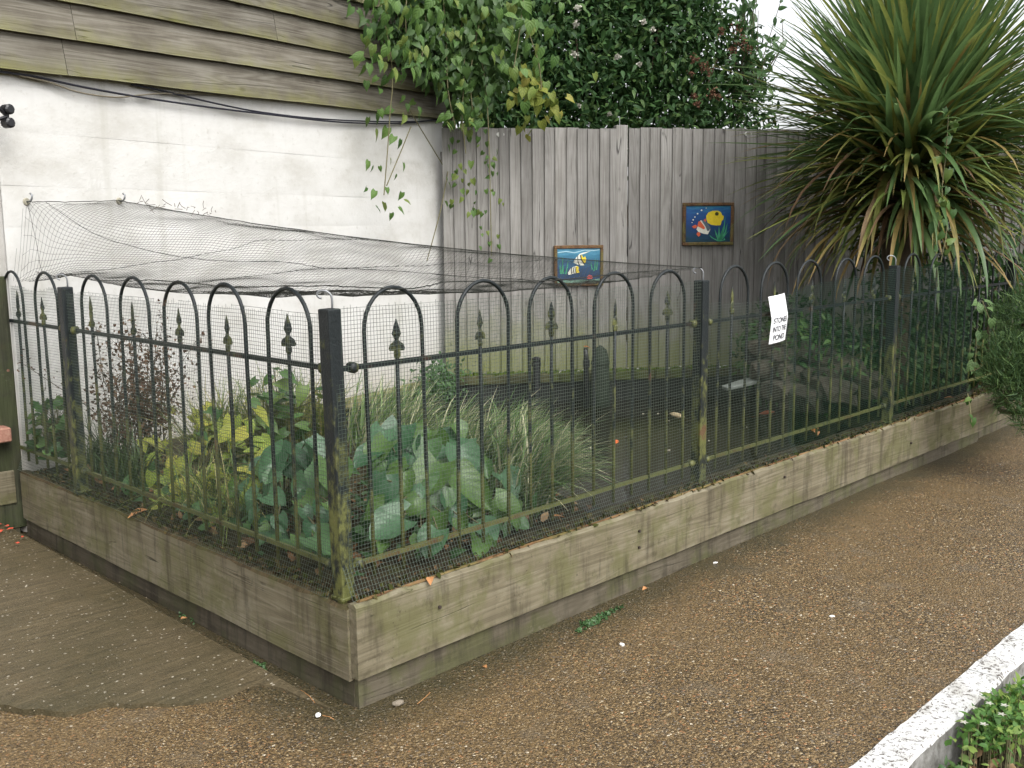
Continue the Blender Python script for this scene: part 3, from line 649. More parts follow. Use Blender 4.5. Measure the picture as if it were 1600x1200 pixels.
def picture(lab, cx, cy, w, h, canvas, tiltdeg):
    org = onfence(cx, cy, .034); r = thing('framed_picture', lab, 'picture', org-FN*.02)
    b = .026
    for nm, c, sz in (('frame_rail', (0, h/2-b/2), (w, b)), ('frame_rail', (0, -h/2+b/2), (w, b)), ('frame_stile', (-w/2+b/2, 0), (b, h-2*b)), ('frame_stile', (w/2-b/2, 0), (b, h-2*b))):
        mb = MB(); mb.box(org+FT*c[0]+Vector((0, 0, c[1])), (sz[0]-.0006, .036, sz[1]), (FT, FN, Vector((0, 0, 1)))); mb.build(nm, M_frame, r, bevel=.004, origin=org+FT*c[0]+Vector((0, 0, c[1])))
    mb = MB(); mb.box(org, (w-2*b, .012, h-2*b), (FT, FN, Vector((0, 0, 1)))); mb.build('canvas', canvas, r, origin=org)
    return r, org, w-2*b, h-2*b
mp = lambda n_, c_: plain(n_, c_, .4, .4, 0, .22, 60)
P_white, P_yel, P_blk, P_grn, P_red, P_org, P_grey, P_lb = mp('paint_white', (.72, .72, .62)), mp('paint_yellow', (.72, .55, .03)), mp('paint_black', (.015, .015, .02)), mp('paint_green', (.06, .32, .17)), mp('paint_coral', (.62, .10, .09)), mp('paint_orange_red', (.62, .12, .05)), mp('paint_slate', (.10, .13, .16)), mp('paint_pale_blue', (.35, .55, .62))
cv1 = canvas_mat('reef_canvas', [(.02, (.24, .34, .24)), (.16, (.02, .045, .10)), (.45, (.025, .07, .15)), (.72, (.04, .17, .26)), (.95, (.13, .38, .56))], .5)
r1, o1, w1, h1 = picture('framed painting of two striped yellow and white fish', 904, 415, .405, .325, cv1, 0)
def q(pts, x0, x1, y0, y1): return [((x_-x0)/(x1-x0), (y_-y0)/(y1-y0)) for x_, y_ in pts]
b1 = (105, 1040, 225, 1000); l = .0075
flatpoly('painted_fish', q([(455, 535), (515, 430), (560, 385), (590, 345), (660, 320), (835, 285), (720, 335), (625, 365), (610, 400), (650, 500), (695, 612), (590, 607), (520, 575)], *b1), P_white, r1, o1, w1, h1, l)
flatpoly('painted_fin', q([(622, 372), (650, 385), (668, 440), (712, 400), (735, 465), (718, 545), (690, 560), (640, 480)], *b1), P_yel, r1, o1, w1, h1, l+.0015)
flatpoly('painted_stripe', q([(540, 405), (556, 395), (562, 520), (598, 606), (575, 606), (545, 520)], *b1), P_blk, r1, o1, w1, h1, l+.0015)
flatpoly('painted_stripe', q([(598, 372), (616, 370), (640, 480), (700, 575), (680, 585), (618, 480)], *b1), P_blk, r1, o1, w1, h1, l+.003)
flatpoly('painted_fish', q([(335, 775), (385, 690), (460, 635), (540, 618), (580, 660), (565, 720), (590, 770), (500, 785), (440, 800), (350, 815)], *b1), P_white, r1, o1, w1, h1, l)
flatpoly('painted_fin', q([(500, 640), (545, 620), (580, 660), (560, 700), (590, 770), (500, 780)], *b1), P_yel, r1, o1, w1, h1, l+.0015)
for xs_ in (395, 445, 490): flatpoly('painted_stripe', q([(xs_+10, 655), (xs_+28, 645), (xs_+22, 720), (xs_+32, 795), (xs_+14, 795), (xs_+6, 720)], *b1), P_blk, r1, o1, w1, h1, l+.003)
for x_, y0_, y1_, d_ in ((200, 400, 800, 20), (240, 390, 790, -20), (290, 460, 800, 35), (180, 560, 790, -12), (920, 430, 720, 10), (960, 460, 720, 15), (870, 520, 710, -20), (905, 560, 740, 25)):
    flatpoly('painted_weed', q([(x_-16, y1_), (x_+d_-10, (y0_+y1_)/2), (x_+d_*1.5, y0_), (x_+d_+12, (y0_+y1_)/2), (x_+14, y1_)], *b1), P_grn, r1, o1, w1, h1, l)
flatpoly('painted_coral', q([(765, 925), (750, 870), (800, 825), (860, 845), (880, 890), (850, 930)], *b1), P_red, r1, o1, w1, h1, l)
flatpoly('painted_surface', q([(110, 300), (300, 275), (480, 310), (700, 250), (900, 265), (1035, 245), (1035, 262), (900, 285), (700, 272), (480, 330), (300, 298), (110, 322)], *b1), P_lb, r1, o1, w1, h1, l)
flatpoly('painted_sand', q([(110, 930), (300, 945), (600, 925), (780, 945), (1035, 915), (1035, 1000), (110, 1000)], *b1), mp('paint_sand', (.20, .36, .28)), r1, o1, w1, h1, l)
cv2 = canvas_mat('deep_blue_canvas', [(.02, (.012, .03, .035)), (.2, (.012, .05, .085)), (.5, (.015, .05, .17)), (.75, (.02, .09, .26)), (.95, (.06, .28, .40))], .45)
r2, o2, w2, h2 = picture('framed painting of a round yellow fish and a red and white fish', 1106, 350, .435, .345, cv2, 0)
b2 = (245, 1150, 205, 950)
flatpoly('painted_fish', q([(655, 410), (700, 340), (780, 308), (880, 305), (950, 335), (978, 400), (1015, 415), (1000, 500), (975, 510), (950, 605), (860, 608), (760, 595), (690, 555), (660, 480)], *b2), P_yel, r2, o2, w2, h2, l)
flatpoly('painted_spot', q([(868+38*math.cos(a), 370+38*math.sin(a)) for a in [i*math.pi/6 for i in range(12)]], *b2), mp('paint_dark_olive', (.05, .05, .012)), r2, o2, w2, h2, l+.002)
flatpoly('painted_fish', q([(465, 690), (480, 640), (540, 500), (600, 500), (680, 560), (740, 640), (740, 700), (695, 790), (620, 780), (500, 735)], *b2), P_white, r2, o2, w2, h2, l)
flatpoly('painted_patch', q([(478, 620), (500, 525), (540, 520), (600, 600), (635, 660), (610, 690), (540, 650)], *b2), P_org, r2, o2, w2, h2, l+.002)
flatpoly('painted_band', q([(560, 500), (600, 500), (690, 570), (745, 650), (720, 715), (680, 720), (650, 640)], *b2), P_grey, r2, o2, w2, h2, l+.002)
flatpoly('painted_fin', q([(370, 625), (440, 590), (480, 620), (450, 660), (400, 660)], *b2), P_org, r2, o2, w2, h2, l)
flatpoly('painted_fin', q([(480, 750), (530, 745), (545, 800), (510, 835), (465, 790)], *b2), P_org, r2, o2, w2, h2, l)
flatpoly('painted_fin', q([(600, 510), (640, 460), (655, 520), (640, 555)], *b2), P_org, r2, o2, w2, h2, l)
for x_, y_, r_ in ((558, 295, 17), (480, 365, 16), (428, 432, 14), (394, 490, 15), (370, 545, 11), (652, 250, 11)):
    flatpoly('painted_bubble', q([(x_+r_*math.cos(a), y_+r_*math.sin(a)) for a in [i*math.pi/4 for i in range(8)]], *b2), P_white, r2, o2, w2, h2, l)
for x_, y0_, d_ in ((900, 620, 20), (940, 560, 90), (985, 420, 60), (870, 680, -40), (800, 790, -90), (1010, 560, 80), (960, 730, 150), (1020, 870, 5)):
    flatpoly('painted_weed', q([(905, 940), (x_+d_*.3, (y0_+940)/2), (x_+d_, y0_), (x_+d_*.3+34, (y0_+940)/2), (955, 940)], *b2), P_grn, r2, o2, w2, h2, l)

# ================================================================== RAILINGS
hw = (PL-2*.125)/14.0
def spear(x_):
    mb = MB(); ring = []
    prof = [(.0085, -.004, .0085), (.013, .006, .013), (.013, .020, .013), (.007, .027, .008), (.010, .032, .008), (.029, .024, .007), (.032, .033, .007), (.026, .047, .009), (.012, .056, .009), (.008, .061, .008), (.010, .068, .007), (.0185, .082, .008), (.011, .106, .006), (.0015, .134, .0015)]
    for w_, z_, d_ in prof: ring += [(-w_, 0, z_), (0, -d_, z_), (w_, 0, z_), (0, d_, z_)]
    n_ = len(prof); mb.add(ring, [(i*4+j, i*4+(j+1) % 4, i*4+4+(j+1) % 4, i*4+4+j) for i in range(n_-1) for j in range(4)]+[(3, 2, 1, 0), tuple(range(n_*4-4, n_*4))])
    return mb
me_spear = spear(0).mesh('spearhead', M_spear); me_spear.transform(Matrix.Diagonal((.86, .9, .95, 1)))
def hoop_mesh():
    mb = MB(); R_ = hw; z1 = ZH-R_*1.08; ZL = .385; pts = [(-R_, 0, ZL)]+[(-R_, 0, z1*(i/3)+ZL*(1-i/3)) for i in (1, 2, 3)]
    pts += [(-R_*math.cos(a), 0, z1+R_*1.08*math.sin(a)) for a in [math.pi*i/14 for i in range(1, 14)]]
    pts += [(R_, 0, z1*(i/3)+ZL*(1-i/3)) for i in (3, 2, 1)]+[(R_, 0, ZL)]
    mb.tube(pts, .0068, 8); return mb.mesh('hoop', M_rail, smooth=True)
me_hoop = hoop_mesh()
mb = MB(); mb.tube([(0, 0, .382), (0, 0, .6), (0, 0, .9), (0, 0, ZR+.026)], .0066, 8); me_bar = mb.mesh('bar', M_rail, smooth=True)
mb = MB(); mb.box((PL/2, 0, 0), (PL-.05, .010, .016)); me_rail = mb.mesh('rail', M_rail)
mb = MB(); mb.tube([(0, -.018, 0), (0, -.012, 0), (0, .012, 0), (0, .018, 0)], [.008, .018, .018, .008], 8); me_lug = mb.mesh('fixing_lug', M_spear, smooth=True)
def rot_to(dirv): return Matrix.Rotation(math.atan2(dirv[1], dirv[0]), 4, 'Z')
def panel(lab, org, dirv, nh=5):
    org = Vector((*org, 0)); D = Vector((*dirv, 0)); r = thing('hooped_railing', lab, 'railing', org+D*(PL/2), 'hooped railing panels'); Rm = rot_to(dirv)
    T = Matrix.Translation
    for i in range(nh):
        s = .125+hw*(3*i+1)
        link('hoop', me_hoop, r, None, T(org+D*(s+U(-.004, .004))) @ Rm @ Matrix.Rotation(U(-.013, .013), 4, 'Y') @ Matrix.Rotation(U(-.010, .010), 4, 'X') @ Matrix.Diagonal((U(.95, 1.05), 1, U(.996, 1.004), 1)))
        b = link('bar', me_bar, r, None, T(org+D*s) @ Rm @ Matrix.Rotation(U(-.012, .012), 4, 'Y') @ Matrix.Rotation(U(-.010, .010), 4, 'X') @ Matrix.Diagonal((1, 1, U(.985, 1.012), 1)))
        sp = bpy.data.objects.new('spearhead', me_spear); COL.objects.link(sp); sp.parent = b; sp.matrix_basis = T((0, 0, ZR+.024)) @ Matrix.Rotation(U(-.5, .5), 4, 'Z')
    for z in (ZR, ZB): link('rail', me_rail, r, None, T(org+Vector((0, 0, z+.002))) @ Rm)
    for z in (ZR, ZB):
        for s in (.062, PL-.062): link('fixing_lug', me_lug, r, None, T(org+D*s+Vector((0, 0, z+.002))) @ Rm)
    return r
panel('hooped railing panel on the long front side right of the corner post', (0, 0), (1, 0))
panel('hooped railing panel behind the white paper notice', (PL, 0), (1, 0))
panel('farthest hooped railing panel on the front side beneath the spiky plant', (2*PL, 0), (1, 0))
panel('hooped railing panel on the short left side next to the corner post', (0, 0), (0, 1))
panel('cut short railing panel of two hoops beside the old green wooden post', (0, PL), (0, 1), 2)
def post(lab, x_, y_, lean=(0, 0), twist=0, ringhook=False):
    r = thing('railing_post', lab, 'post', (x_, y_, ZT), 'square railing posts')
    mb = MB(); h = .0255
    mb.box((x_, y_, (ZP+.15)/2), (2*h, 2*h, ZP-.15)); o = mb.build('post_tube', M_post, r, bevel=.005, seg=2, origin=(x_, y_, .15))
    o.rotation_euler = (lean[1], lean[0], twist)
    tip = Vector((x_+lean[0]*(ZP-.15), y_-lean[1]*(ZP-.15), ZP)); mb = MB()
    c = tip+Vector((.012, 0, 0)); k = 1.0 if not ringhook else 1.15
    pts = [c-Vector((0, 0, .02)), c+Vector((0, 0, .018))]+[c+Vector((-.016*k*(1-math.cos(a)), .016*k*(1-math.cos(a)), .030+.018*k*math.sin(a)+.004*a)) for a in [i*math.pi/8 for i in range(0, 12)]]
    mb.tube(pts, .0034, 6); mb.build('pigtail_hook', M_galv, r, smooth=True)
    mb = MB(); mb.box((x_, y_, ZT+.002), (.066, .066, .012)); mb.build('base_plate', M_post, r, bevel=.003)
post('corner post of black peeling metal where the two railing sides meet', .012, .012, (-.018, .0), .06)
post('black square railing post between the corner post and the paper notice', PL, 0, (.0, .0), 0)
post('dark railing post under the spiky plant on the front side', 2*PL, 0, (.004, 0), 0, True)
post('green stained railing post on the short left side', 0, PL, (-.004, .0), 0)
post('far right railing post lost in the foliage', 3*PL, 0)

# ------------------------------------------------------------------ welded wire mesh tied to the outside of the railings
def wire(mb, pts, r, wide=None):
    """thin three-sided wire"""
    mb.tube(pts, r, 3, False)
def wire_mesh(name, lab, org, dirv, nrm, s0, s1, ztop, sp, r, mat, flare=.05, seed=0, zlow=None, offs=.014, sph=None):
    org, D, Nn = Vector((*org, 0)), Vector((*dirv, 0)), Vector((*nrm, 0)); mb = MB(); sph = sph or sp
    def P_(s, z):
        zt_ = ztop(s); w = .006*nz(s*3, z*3, seed)+.003*nz(s*11, z*9, seed+3)
        f = max(0, (.46-z)/.12); off = offs+flare*f*f+w*1.0
        return org+D*(s+.004*nz(s*4, z*5, seed+7))+Nn*off+Vector((0, 0, z+.005*nz(s*3.1, z*2, seed+5)))
    zl = ZT+.010 if zlow is None else zlow
    ns = int((s1-s0)/sp)
    for i in range(ns+1):
        s = s0+sp*i; zt_ = ztop(s)+U(-.012, .006); k = 9
        wire(mb, [P_(s, zl+(zt_-zl)*j/k) for j in range(k+1)], r)
    nzv = int((1.32-zl)/sph)
    for j in range(nzv+1):
        z = zl+sph*j; run = []
        k = max(8, int((s1-s0)/.09))
        for i in range(k+1):
            s = s0+(s1-s0)*i/k
            if z <= ztop(s)+.003: run.append(P_(s, z))
            else:
                if len(run) > 1: wire(mb, run, r)
                run = []
        if len(run) > 1: wire(mb, run, r)
    o = mb.build(name, mat, None); return tag(o, lab, 'wire mesh', 'wire mesh on the railings')
wire_mesh('wire_mesh', 'square green wire mesh on the front railing panel right of the corner post', (0, 0), (1, 0), (0, -1), -.01, 2.02, lambda s: 1.262+.012*nz(s*5, 2, 2), .0128, .00073, M_mesh, .055, 1)
wire_mesh('wire_mesh', 'square wire mesh on the short left railing side', (0, 0), (0, 1), (-1, 0), .02, 2.60, lambda s: 1.245+.015*nz(s*5, 4, 2), .0128, .00073, M_mesh, .045, 9, offs=.013)
wire_mesh('wire_mesh', 'wire mesh with a sagging top edge behind the paper notice', (0, 0), (1, 0), (0, -1), 2.022, 2.80, lambda s: 1.165-.02*math.sin((s-2)*4)+.05*max(0, s-2.8), .0128, .00073, M_mesh, .05, 21)
wire_mesh('plastic_mesh', 'dense dark green plastic mesh under the spiky plant', (0, 0), (1, 0), (0, -1), 2.75, 5.15, lambda s: 1.185+.055*min(1.2, max(0, s-2.75))+.008*nz(s*4, 7, 1), .0165, .00070, M_dmesh, .045, 33, offs=.022, sph=.0105)

# ------------------------------------------------------------------ bird net over the planted corner
A_, B_ = onwall(41, 315, .045), onwall(186, 313, .045)
LE = Vector((-.005, 2.60, 1.27)); L1 = Vector((0, PL, ZP+.055)); CO = Vector((.0, .0, ZP+.06)); P2 = Vector((PL, 0, ZP+.055))
poly = [LE, A_+Vector((-.02, 0, -.02)), A_, B_, P2, CO, L1]
def edge_h(p):
    """height on the polygon border nearest to p, and weights by distance"""
    num = den = 0.0; dmin = 9
    for a, b in zip(poly, poly[1:]+poly[:1]):
        ab = Vector((b.x-a.x, b.y-a.y)); L = ab.length
        t = max(0, min(1, ((p[0]-a.x)*ab.x+(p[1]-a.y)*ab.y)/max(L*L, 1e-9))); qx, qy = a.x+ab.x*t, a.y+ab.y*t
        d = math.hypot(p[0]-qx, p[1]-qy)+1e-4; w = L/(d**2.2); num += w*(a.z+(b.z-a.z)*t-.045*4*t*(1-t)*min(1, L/2)); den += w; dmin = min(dmin, d)
    sag = -.05*min(1, dmin/.5)
    crease = .030*abs(nz(p[0]*1.7+p[1]*1.2, p[1]*.8-p[0]*.5, 3))*min(1, dmin/.15)+.014*nz(p[0]*6, p[1]*5, 8)*min(1, dmin/.1)
    return num/den+sag+crease
def inside(p):
    c = False; j = len(poly)-1
    for i in range(len(poly)):
        if (poly[i].y > p[1]) != (poly[j].y > p[1]) and p[0] < (poly[j].x-poly[i].x)*(p[1]-poly[i].y)/(poly[j].y-poly[i].y)+poly[i].x: c = not c
        j = i
    return c
net = thing('bird_net', 'fine black bird net stretched from the white wall to the railings', 'net', (1.0, 1.0, 1.3))
mb = MB(); sp = .0188; ang = math.radians(33)
for kdir in (0, 1):
    a = ang+kdir*math.radians(86); d = Vector((math.cos(a), math.sin(a))); n2 = Vector((-math.sin(a), math.cos(a)))
    i = -4.0
    while i < 4.0:
        run = []; s = -4.0
        while s < 4.0:
            wx = .02*nz(i*2, s*2, 4)+.006*nz(i*9, s*8, 6)
            p = (1.0+d.x*s+n2.x*(i+wx), 1.2+d.y*s+n2.y*(i+wx))
            if inside(p): run.append((p[0], p[1], edge_h(p)))
            else:
                if len(run) > 1: wire(mb, run, .00072)
                run = []
            s += .045
        if len(run) > 1: wire(mb, run, .00072)
        i += sp
mb.build('netting', M_net, net)['kind'] = 'stuff'
# hem cords and gathered folds
def cordline(pts, r, name='hem_cord', wig=.006):
    P_ = smoothpath([Vector(p) for p in pts], 10); mb = MB(); mb.tube([p+Vector((wig*nz(i*.7, 1), wig*nz(i*.7, 2), wig*nz(i*.7, 3))) for i, p in enumerate(P_)], r, 5); mb.build(name, M_net, net)
mid = lambda a, b, t, s_=.0: a.lerp(b, t)+Vector((0, 0, -s_))
cordline([B_, mid(B_, P2, .15, .025), mid(B_, P2, .4, .045), mid(B_, P2, .7, .04), P2], .0020)
cordline([A_, mid(A_, B_, .5, .004), B_], .002)
hz = ZH+.002
cordline([(0, PL+.05, hz), (.01, 1.62, hz-.02), (.0, 1.1, hz-.005), (.01, .62, hz-.012), (.0, .3, hz), (.015, .02, hz+.01)], .0018)
cordline([(.012, .02, hz+.01), (.3, .0, hz-.012), (.5, .005, hz+.002), (.95, -.002, hz-.015), (1.4, 0, hz-.006), (PL, 0, hz+.0)], .0020)
cordline([(0, 2.3, hz), (.0, PL+.05, hz-.02)], .0016)
def fold(a, b, r=.0022):
    r *= .62
    a, b = Vector(a), Vector(b); pts = []
    for j in range(7):
        p = a.lerp(b, j/6); w = .04*nz(a.x*3+j*.8, b.y, 2); pts.append(Vector((p.x+w, p.y-w*.6, edge_h((p.x+w, p.y-w*.6))+.004)))
    cordline(pts, r, 'fold', .003)
fold((.22, 2.66), (.75, 1.05)); fold((.75, 1.05), (1.45, .18)); fold((.04, 2.2), (.55, 1.75), .0018); fold((.55, 1.75), (1.25, 1.35), .0016); fold((.1, 1.5), (1.0, .9), .002); fold((1.0, .9), (1.55, .55), .0016); fold((.06, 1.1), (.5, .25), .0022); fold((.1, 2.62), (.04, 2.1), .0016); fold((.8, 2.1), (1.6, .7), .0014)
# twiggy debris caught on the hem
mb = MB()
for i in range(26):
    p = B_.lerp(P2, U(.03, .20))+Vector((U(-.02, .02), U(-.02, .02), U(-.012, .012))); d = rv()*.011; mb.tube([p, p+d, p+d*1.6+rv()*.012], .0014, 4)
tag(mb.build('caught_twigs', M_bark), 'dry twigs caught in the net beside the second wall hook', 'twigs')

# ------------------------------------------------------------------ paper notice on the mesh
ncen = onp(1217, 498, (0, -.045, 0), Vector((0, 1, 0))); nx, nzc = ncen.x, ncen.z
nt_ = thing('paper_notice', 'white paper notice about stones and the pond tied to the mesh', 'notice', (nx, -.045, nzc))
HW, HH = .076, .114
def sheet(u, v, lift=0):
    z = (v-.5)*2*HH; off = -.044+(.024 if v > .53 else .010)*abs(v-.53)/.53 + lift*-1      # creased at mid height, pushed out at the crease
    sx = nx+(u-.5)*2*HW+.006*(.5-abs(v-.53))+.002*(v-.5)
    return (sx, off-.012*math.cos((u-.5)*2.2), nzc+z+.010*(u-.5))
mb = MB(); mb.grid(lambda u, v: sheet(u, v), 8, 16); mb.grid(lambda u, v: Vector(sheet(u, v))+Vector((0, .0015, 0)), 8, 16)
mb.build('paper', plain('white_paper', (.82, .83, .84), .35, .5, 0, .02, 8), nt_, smooth=False)
M_ink = plain('grey_print', (.035, .035, .045), .7)
for txt, vc, hgt in (('STONES', .475, .026), ('INTO THE', .29, .026), ('POND', .11, .026)):
    cu = bpy.data.curves.new('text', 'FONT'); cu.body = txt; cu.size = hgt*1.42; cu.align_x = 'CENTER'; cu.align_y = 'CENTER'; cu.offset = .0006
    to = bpy.data.objects.new('lettering', cu); COL.objects.link(to)
    dg = bpy.context.evaluated_depsgraph_get(); me = bpy.data.meshes.new_from_object(to.evaluated_get(dg)); COL.objects.unlink(to); bpy.data.objects.remove(to)
    xs_ = [v.co.x for v in me.vertices]; half = max(abs(min(xs_)), max(xs_)); k = min(1, HW*.80/half)
    for v in me.vertices:
        u = .5+v.co.x*k/(2*HW); vv = vc+v.co.y/(2*HH); c = sheet(u, vv, .0015); v.co = Vector(c)-Vector((nx, -.045, nzc))
    me.materials.clear(); o = link('lettering', me, nt_, M_ink)

# ================================================================== PLANTS IN THE POND BED
def facing(n_up=.7, n_cam=.5, r=.35): return (Vector((0, 0, 1))*n_up+(-fw)*n_cam+rv()*r)
def dfront(x_): return 3.08+((545-x_)*.0031 if x_ < 545 else (x_-545)*.0019)      # distance of the railing at this bearing
def leaf_plant(name, lab, cat, base, leaves, shapes, mat, stem_r=.004, stemmat=None, leafname='leaf'):
    """leaves: list of (point, direction, normal, scale); every leaf is its own part on its own stalk"""
    r = thing(name, lab, cat, base); mes = [shape_mesh(leafname, s_, mat) for s_ in shapes]; mb = MB()
    for p, d, n_, s_ in leaves:
        link(leafname, random.choice(mes), r, None, frame(p, d, n_, s_))
        b = Vector(base)+Vector((U(-.05, .05), U(-.05, .05), 0)); m_ = b.lerp(p, .5)+Vector((0, 0, .06)); mb.tube([b, m_, p], [stem_r*1.3, stem_r, stem_r*.7], 5, False)
    mb.build('stalks', stemmat or M_stem, r, smooth=True)['kind'] = 'stuff'; return r
hshapes = [leaf_shape('heart', 1, .86, 9, .45, .5, .05, 5), leaf_shape('round', 1, .8, 9, .6, .15, .06, 5), leaf_shape('heart', 1, .95, 9, -.3, .55, .05, 5), leaf_shape('round', 1, .98, 8, .22, .22, .02, 5), leaf_shape('round', 1, .90, 8, -.18, .34, .03, 5), leaf_shape('round', 1, 1.05, 8, .30, .12, .035, 5)]
# two crowns of big blue-green leaves either side of the corner post
def big_leaves(x0, x1, cx, rows):
    out = []
    for y_, xa, xb, n_ in rows:
        for i in range(n_):
            x_ = xa+(xb-xa)*(i+.5)/n_+U(-16, 16); yy = y_+U(-11, 11)
            d_ = dfront(x_)+.16+(865-yy)/225*.72+U(-.05, .05); p = atd(x_, yy, d_); side = (x_-cx)/160
            d = rt*(side*.9+U(-.6, .6))+Vector((0, 0, -.45+U(-.4, .35)))-fw*(.5+U(-.3, .3)); n_v = Vector((0, 0, .8))-fw*(.55+U(-.3, .4))+rv()*.28
            s_ = random.choice((U(.06, .10), U(.09, .13), U(.11, .165)))*(1.0 if yy < 800 else .85); out.append((p-d.normalized()*s_*.5, d, n_v, s_))
    return out
leaf_plant('broadleaf_plant', 'big blue green round leaved plant right of the corner post', 'plant', onz(650, 800, .33), big_leaves(550, 880, 690, [(690, 570, 730, 6), (714, 560, 765, 8), (740, 565, 785, 8), (766, 560, 800, 8), (792, 560, 830, 8), (818, 575, 845, 7), (846, 580, 800, 5)]), hshapes, M_hosta)
leaf_plant('broadleaf_plant', 'big blue green round leaved plant left of the corner post', 'plant', onz(450, 790, .33), big_leaves(350, 530, 440, [(722, 390, 535, 6), (735, 375, 535, 4), (757, 360, 530, 6), (785, 360, 530, 6), (812, 370, 530, 6), (840, 400, 525, 5)]), hshapes, M_hosta)
yshapes = [leaf_shape('heart', 1, .72, 6, .2, .25, .02, 5), leaf_shape('heart', 1, .62, 6, -.1, .4, .03, 5)]
lv = []
for i in range(95):
    x_ = U(205, 405); yy = U(632, 800)
    if x_ < 260 and yy < 680: continue
    d_ = dfront(x_)+.16+(865-yy)/225*.72+U(-.05, .12); p = atd(x_, yy, d_); d = rt*U(-1, 1)-fw*U(.0, .8)+Vector((0, 0, U(-.9, .1))); lv.append((p, d, facing(.8, .6, .35), U(.055, .115)))
leaf_plant('yellow_plant', 'yellow leaved plant fading behind the left railing', 'plant', onz(310, 770, .33), lv, yshapes, M_hostaY, .003)
lv = []
for i in range(34):
    x_, yy = random.gauss(438, 26), random.gauss(625, 24); p = atd(x_, yy, U(4.5, 5.0)); lv.append((p, rt*U(-1, 1)-fw*.4+Vector((0, 0, U(-.7, .4))), facing(.7, .5, .4), U(.06, .11)))
for i in range(6):
    x_, yy = U(290, 420), U(640, 690); p = atd(x_, yy, U(4.4, 4.7)); lv.append((p, rt*U(-1, 1)-fw*.4+Vector((0, 0, U(-.7, .4))), facing(.7, .5, .4), U(.06, .1)))
leaf_plant('leafy_plant', 'mid green leafy plant in front of the white wall left of the corner post', 'plant', onz(430, 690, .33), lv, yshapes, M_green, .003)
lv = []
for i in range(130):
    x_, yy = U(52, 120), U(622, 712); p = atd(x_, yy, U(4.82, 5.06)); lv.append((p, rt*U(-1, 1)-fw*.4+Vector((0, 0, U(-.5, .5))), facing(.8, .5, .4), U(.028, .05)))
leaf_plant('geranium_plant', 'low green plant with a white bloom at the left end of the railing', 'plant', atd(88, 712, 4.95), lv, [leaf_shape('round', 1, 1.05, 6, .2, .2, .05, 5)], M_green, .002)

def blade(L, w, bend, nl=6):
    vs, uv = [], []; a = 0; y = z = 0
    for i in range(nl+1):
        t = i/nl; ww = w*(1-t**2.2)*.5+.0003
        for k in (-1, 0, 1): vs.append((k*ww, y, z+abs(k)*ww*.5)); uv.append((.5+.5*k, t))
        ang_ = bend*t**1.3; y += L/nl*math.sin(ang_+.04); z += L/nl*math.cos(ang_+.04)
    return np.array(vs), [(i*3+k, i*3+k+1, i*3+k+4, i*3+k+3) for i in range(nl) for k in (0, 1)], uv
def upright(p, az, tilt, s=1):
    return Matrix.Translation(p) @ Matrix.Rotation(az-math.pi/2, 4, 'Z') @ Matrix.Rotation(-tilt, 4, 'X') @ Matrix.Scale(s, 4)
RAZ = math.atan2(rt.y, rt.x)
def tuft(name, lab, cat, pts, n_, L, w, bends, az0, azs, tilts, mat, base):
    r = thing(name, lab, cat, base); sh = [blade(L*U(.85, 1.1), w*U(.8, 1.2), b) for b in bends for _ in (0, 1)]; gr = [(s_, []) for s_ in sh]
    for i in range(n_):
        p = Vector(random.choice(pts))+Vector((random.gauss(0, .035), random.gauss(0, .035), U(-.02, .02)))
        random.choice(gr)[1].append(upright(p, random.gauss(az0, azs), U(*tilts), U(.6, 1.15)))
    scatter('blades', gr, mat, r); return r
spts = [onz(x_, y_, .34) for x_, y_ in ((640, 735), (690, 740), (735, 752), (775, 765), (800, 780), (820, 800), (760, 730), (700, 715), (790, 750), (815, 765), (835, 790), (780, 720), (830, 760))]
tuft('sedge_clump', 'arching pale striped sedge leaning over the pond water', 'grass', spts, 2600, .40, .0095, (.7, 1.2, 1.7), RAZ-.1, .75, (.05, .65), M_grass, spts[4])
spts = [onz(x_, y_, .34) for x_, y_ in ((560, 690), (590, 684), (620, 690), (600, 710), (640, 700), (570, 720))]
tuft('sedge_clump', 'pale striped sedge growing just right of the corner post', 'grass', spts, 800, .38, .008, (.5, 1.0, 1.5), RAZ+.2, .8, (.05, .6), M_grass, spts[2])
spts = [onz(x_, y_, .34) for x_, y_ in ((350, 740), (380, 735), (410, 725), (440, 720), (470, 715), (330, 745), (500, 710))]
tuft('sedge_clump', 'upright yellow green sedge behind the left railing', 'grass', spts, 950, .48, .007, (.4, .9, 1.5), RAZ, 2.0, (.02, .5), M_grassG, spts[3])
spts = [onz(x_, y_, .34) for x_, y_ in ((150, 735), (180, 745), (165, 725), (210, 760))]
tuft('sedge_clump', 'small dark grassy tuft beside the green stained left post', 'grass', spts, 260, .32, .006, (.5, 1.2, 1.8), RAZ, 2.2, (.05, .7), leafmat('dark_grass', (.03, .06, .018), (.07, .11, .03), None, 0, .5, .15), spts[1])
spts = [onz(x_, y_, .34) for x_, y_ in ((310, 800), (350, 815), (385, 812), (330, 790))]
tuft('sedge_clump', 'thin pale grass low down behind the left railing', 'grass', spts, 300, .34, .005, (.8, 1.6, 2.1), RAZ, 2.2, (.1, .9), M_grassG, spts[1])

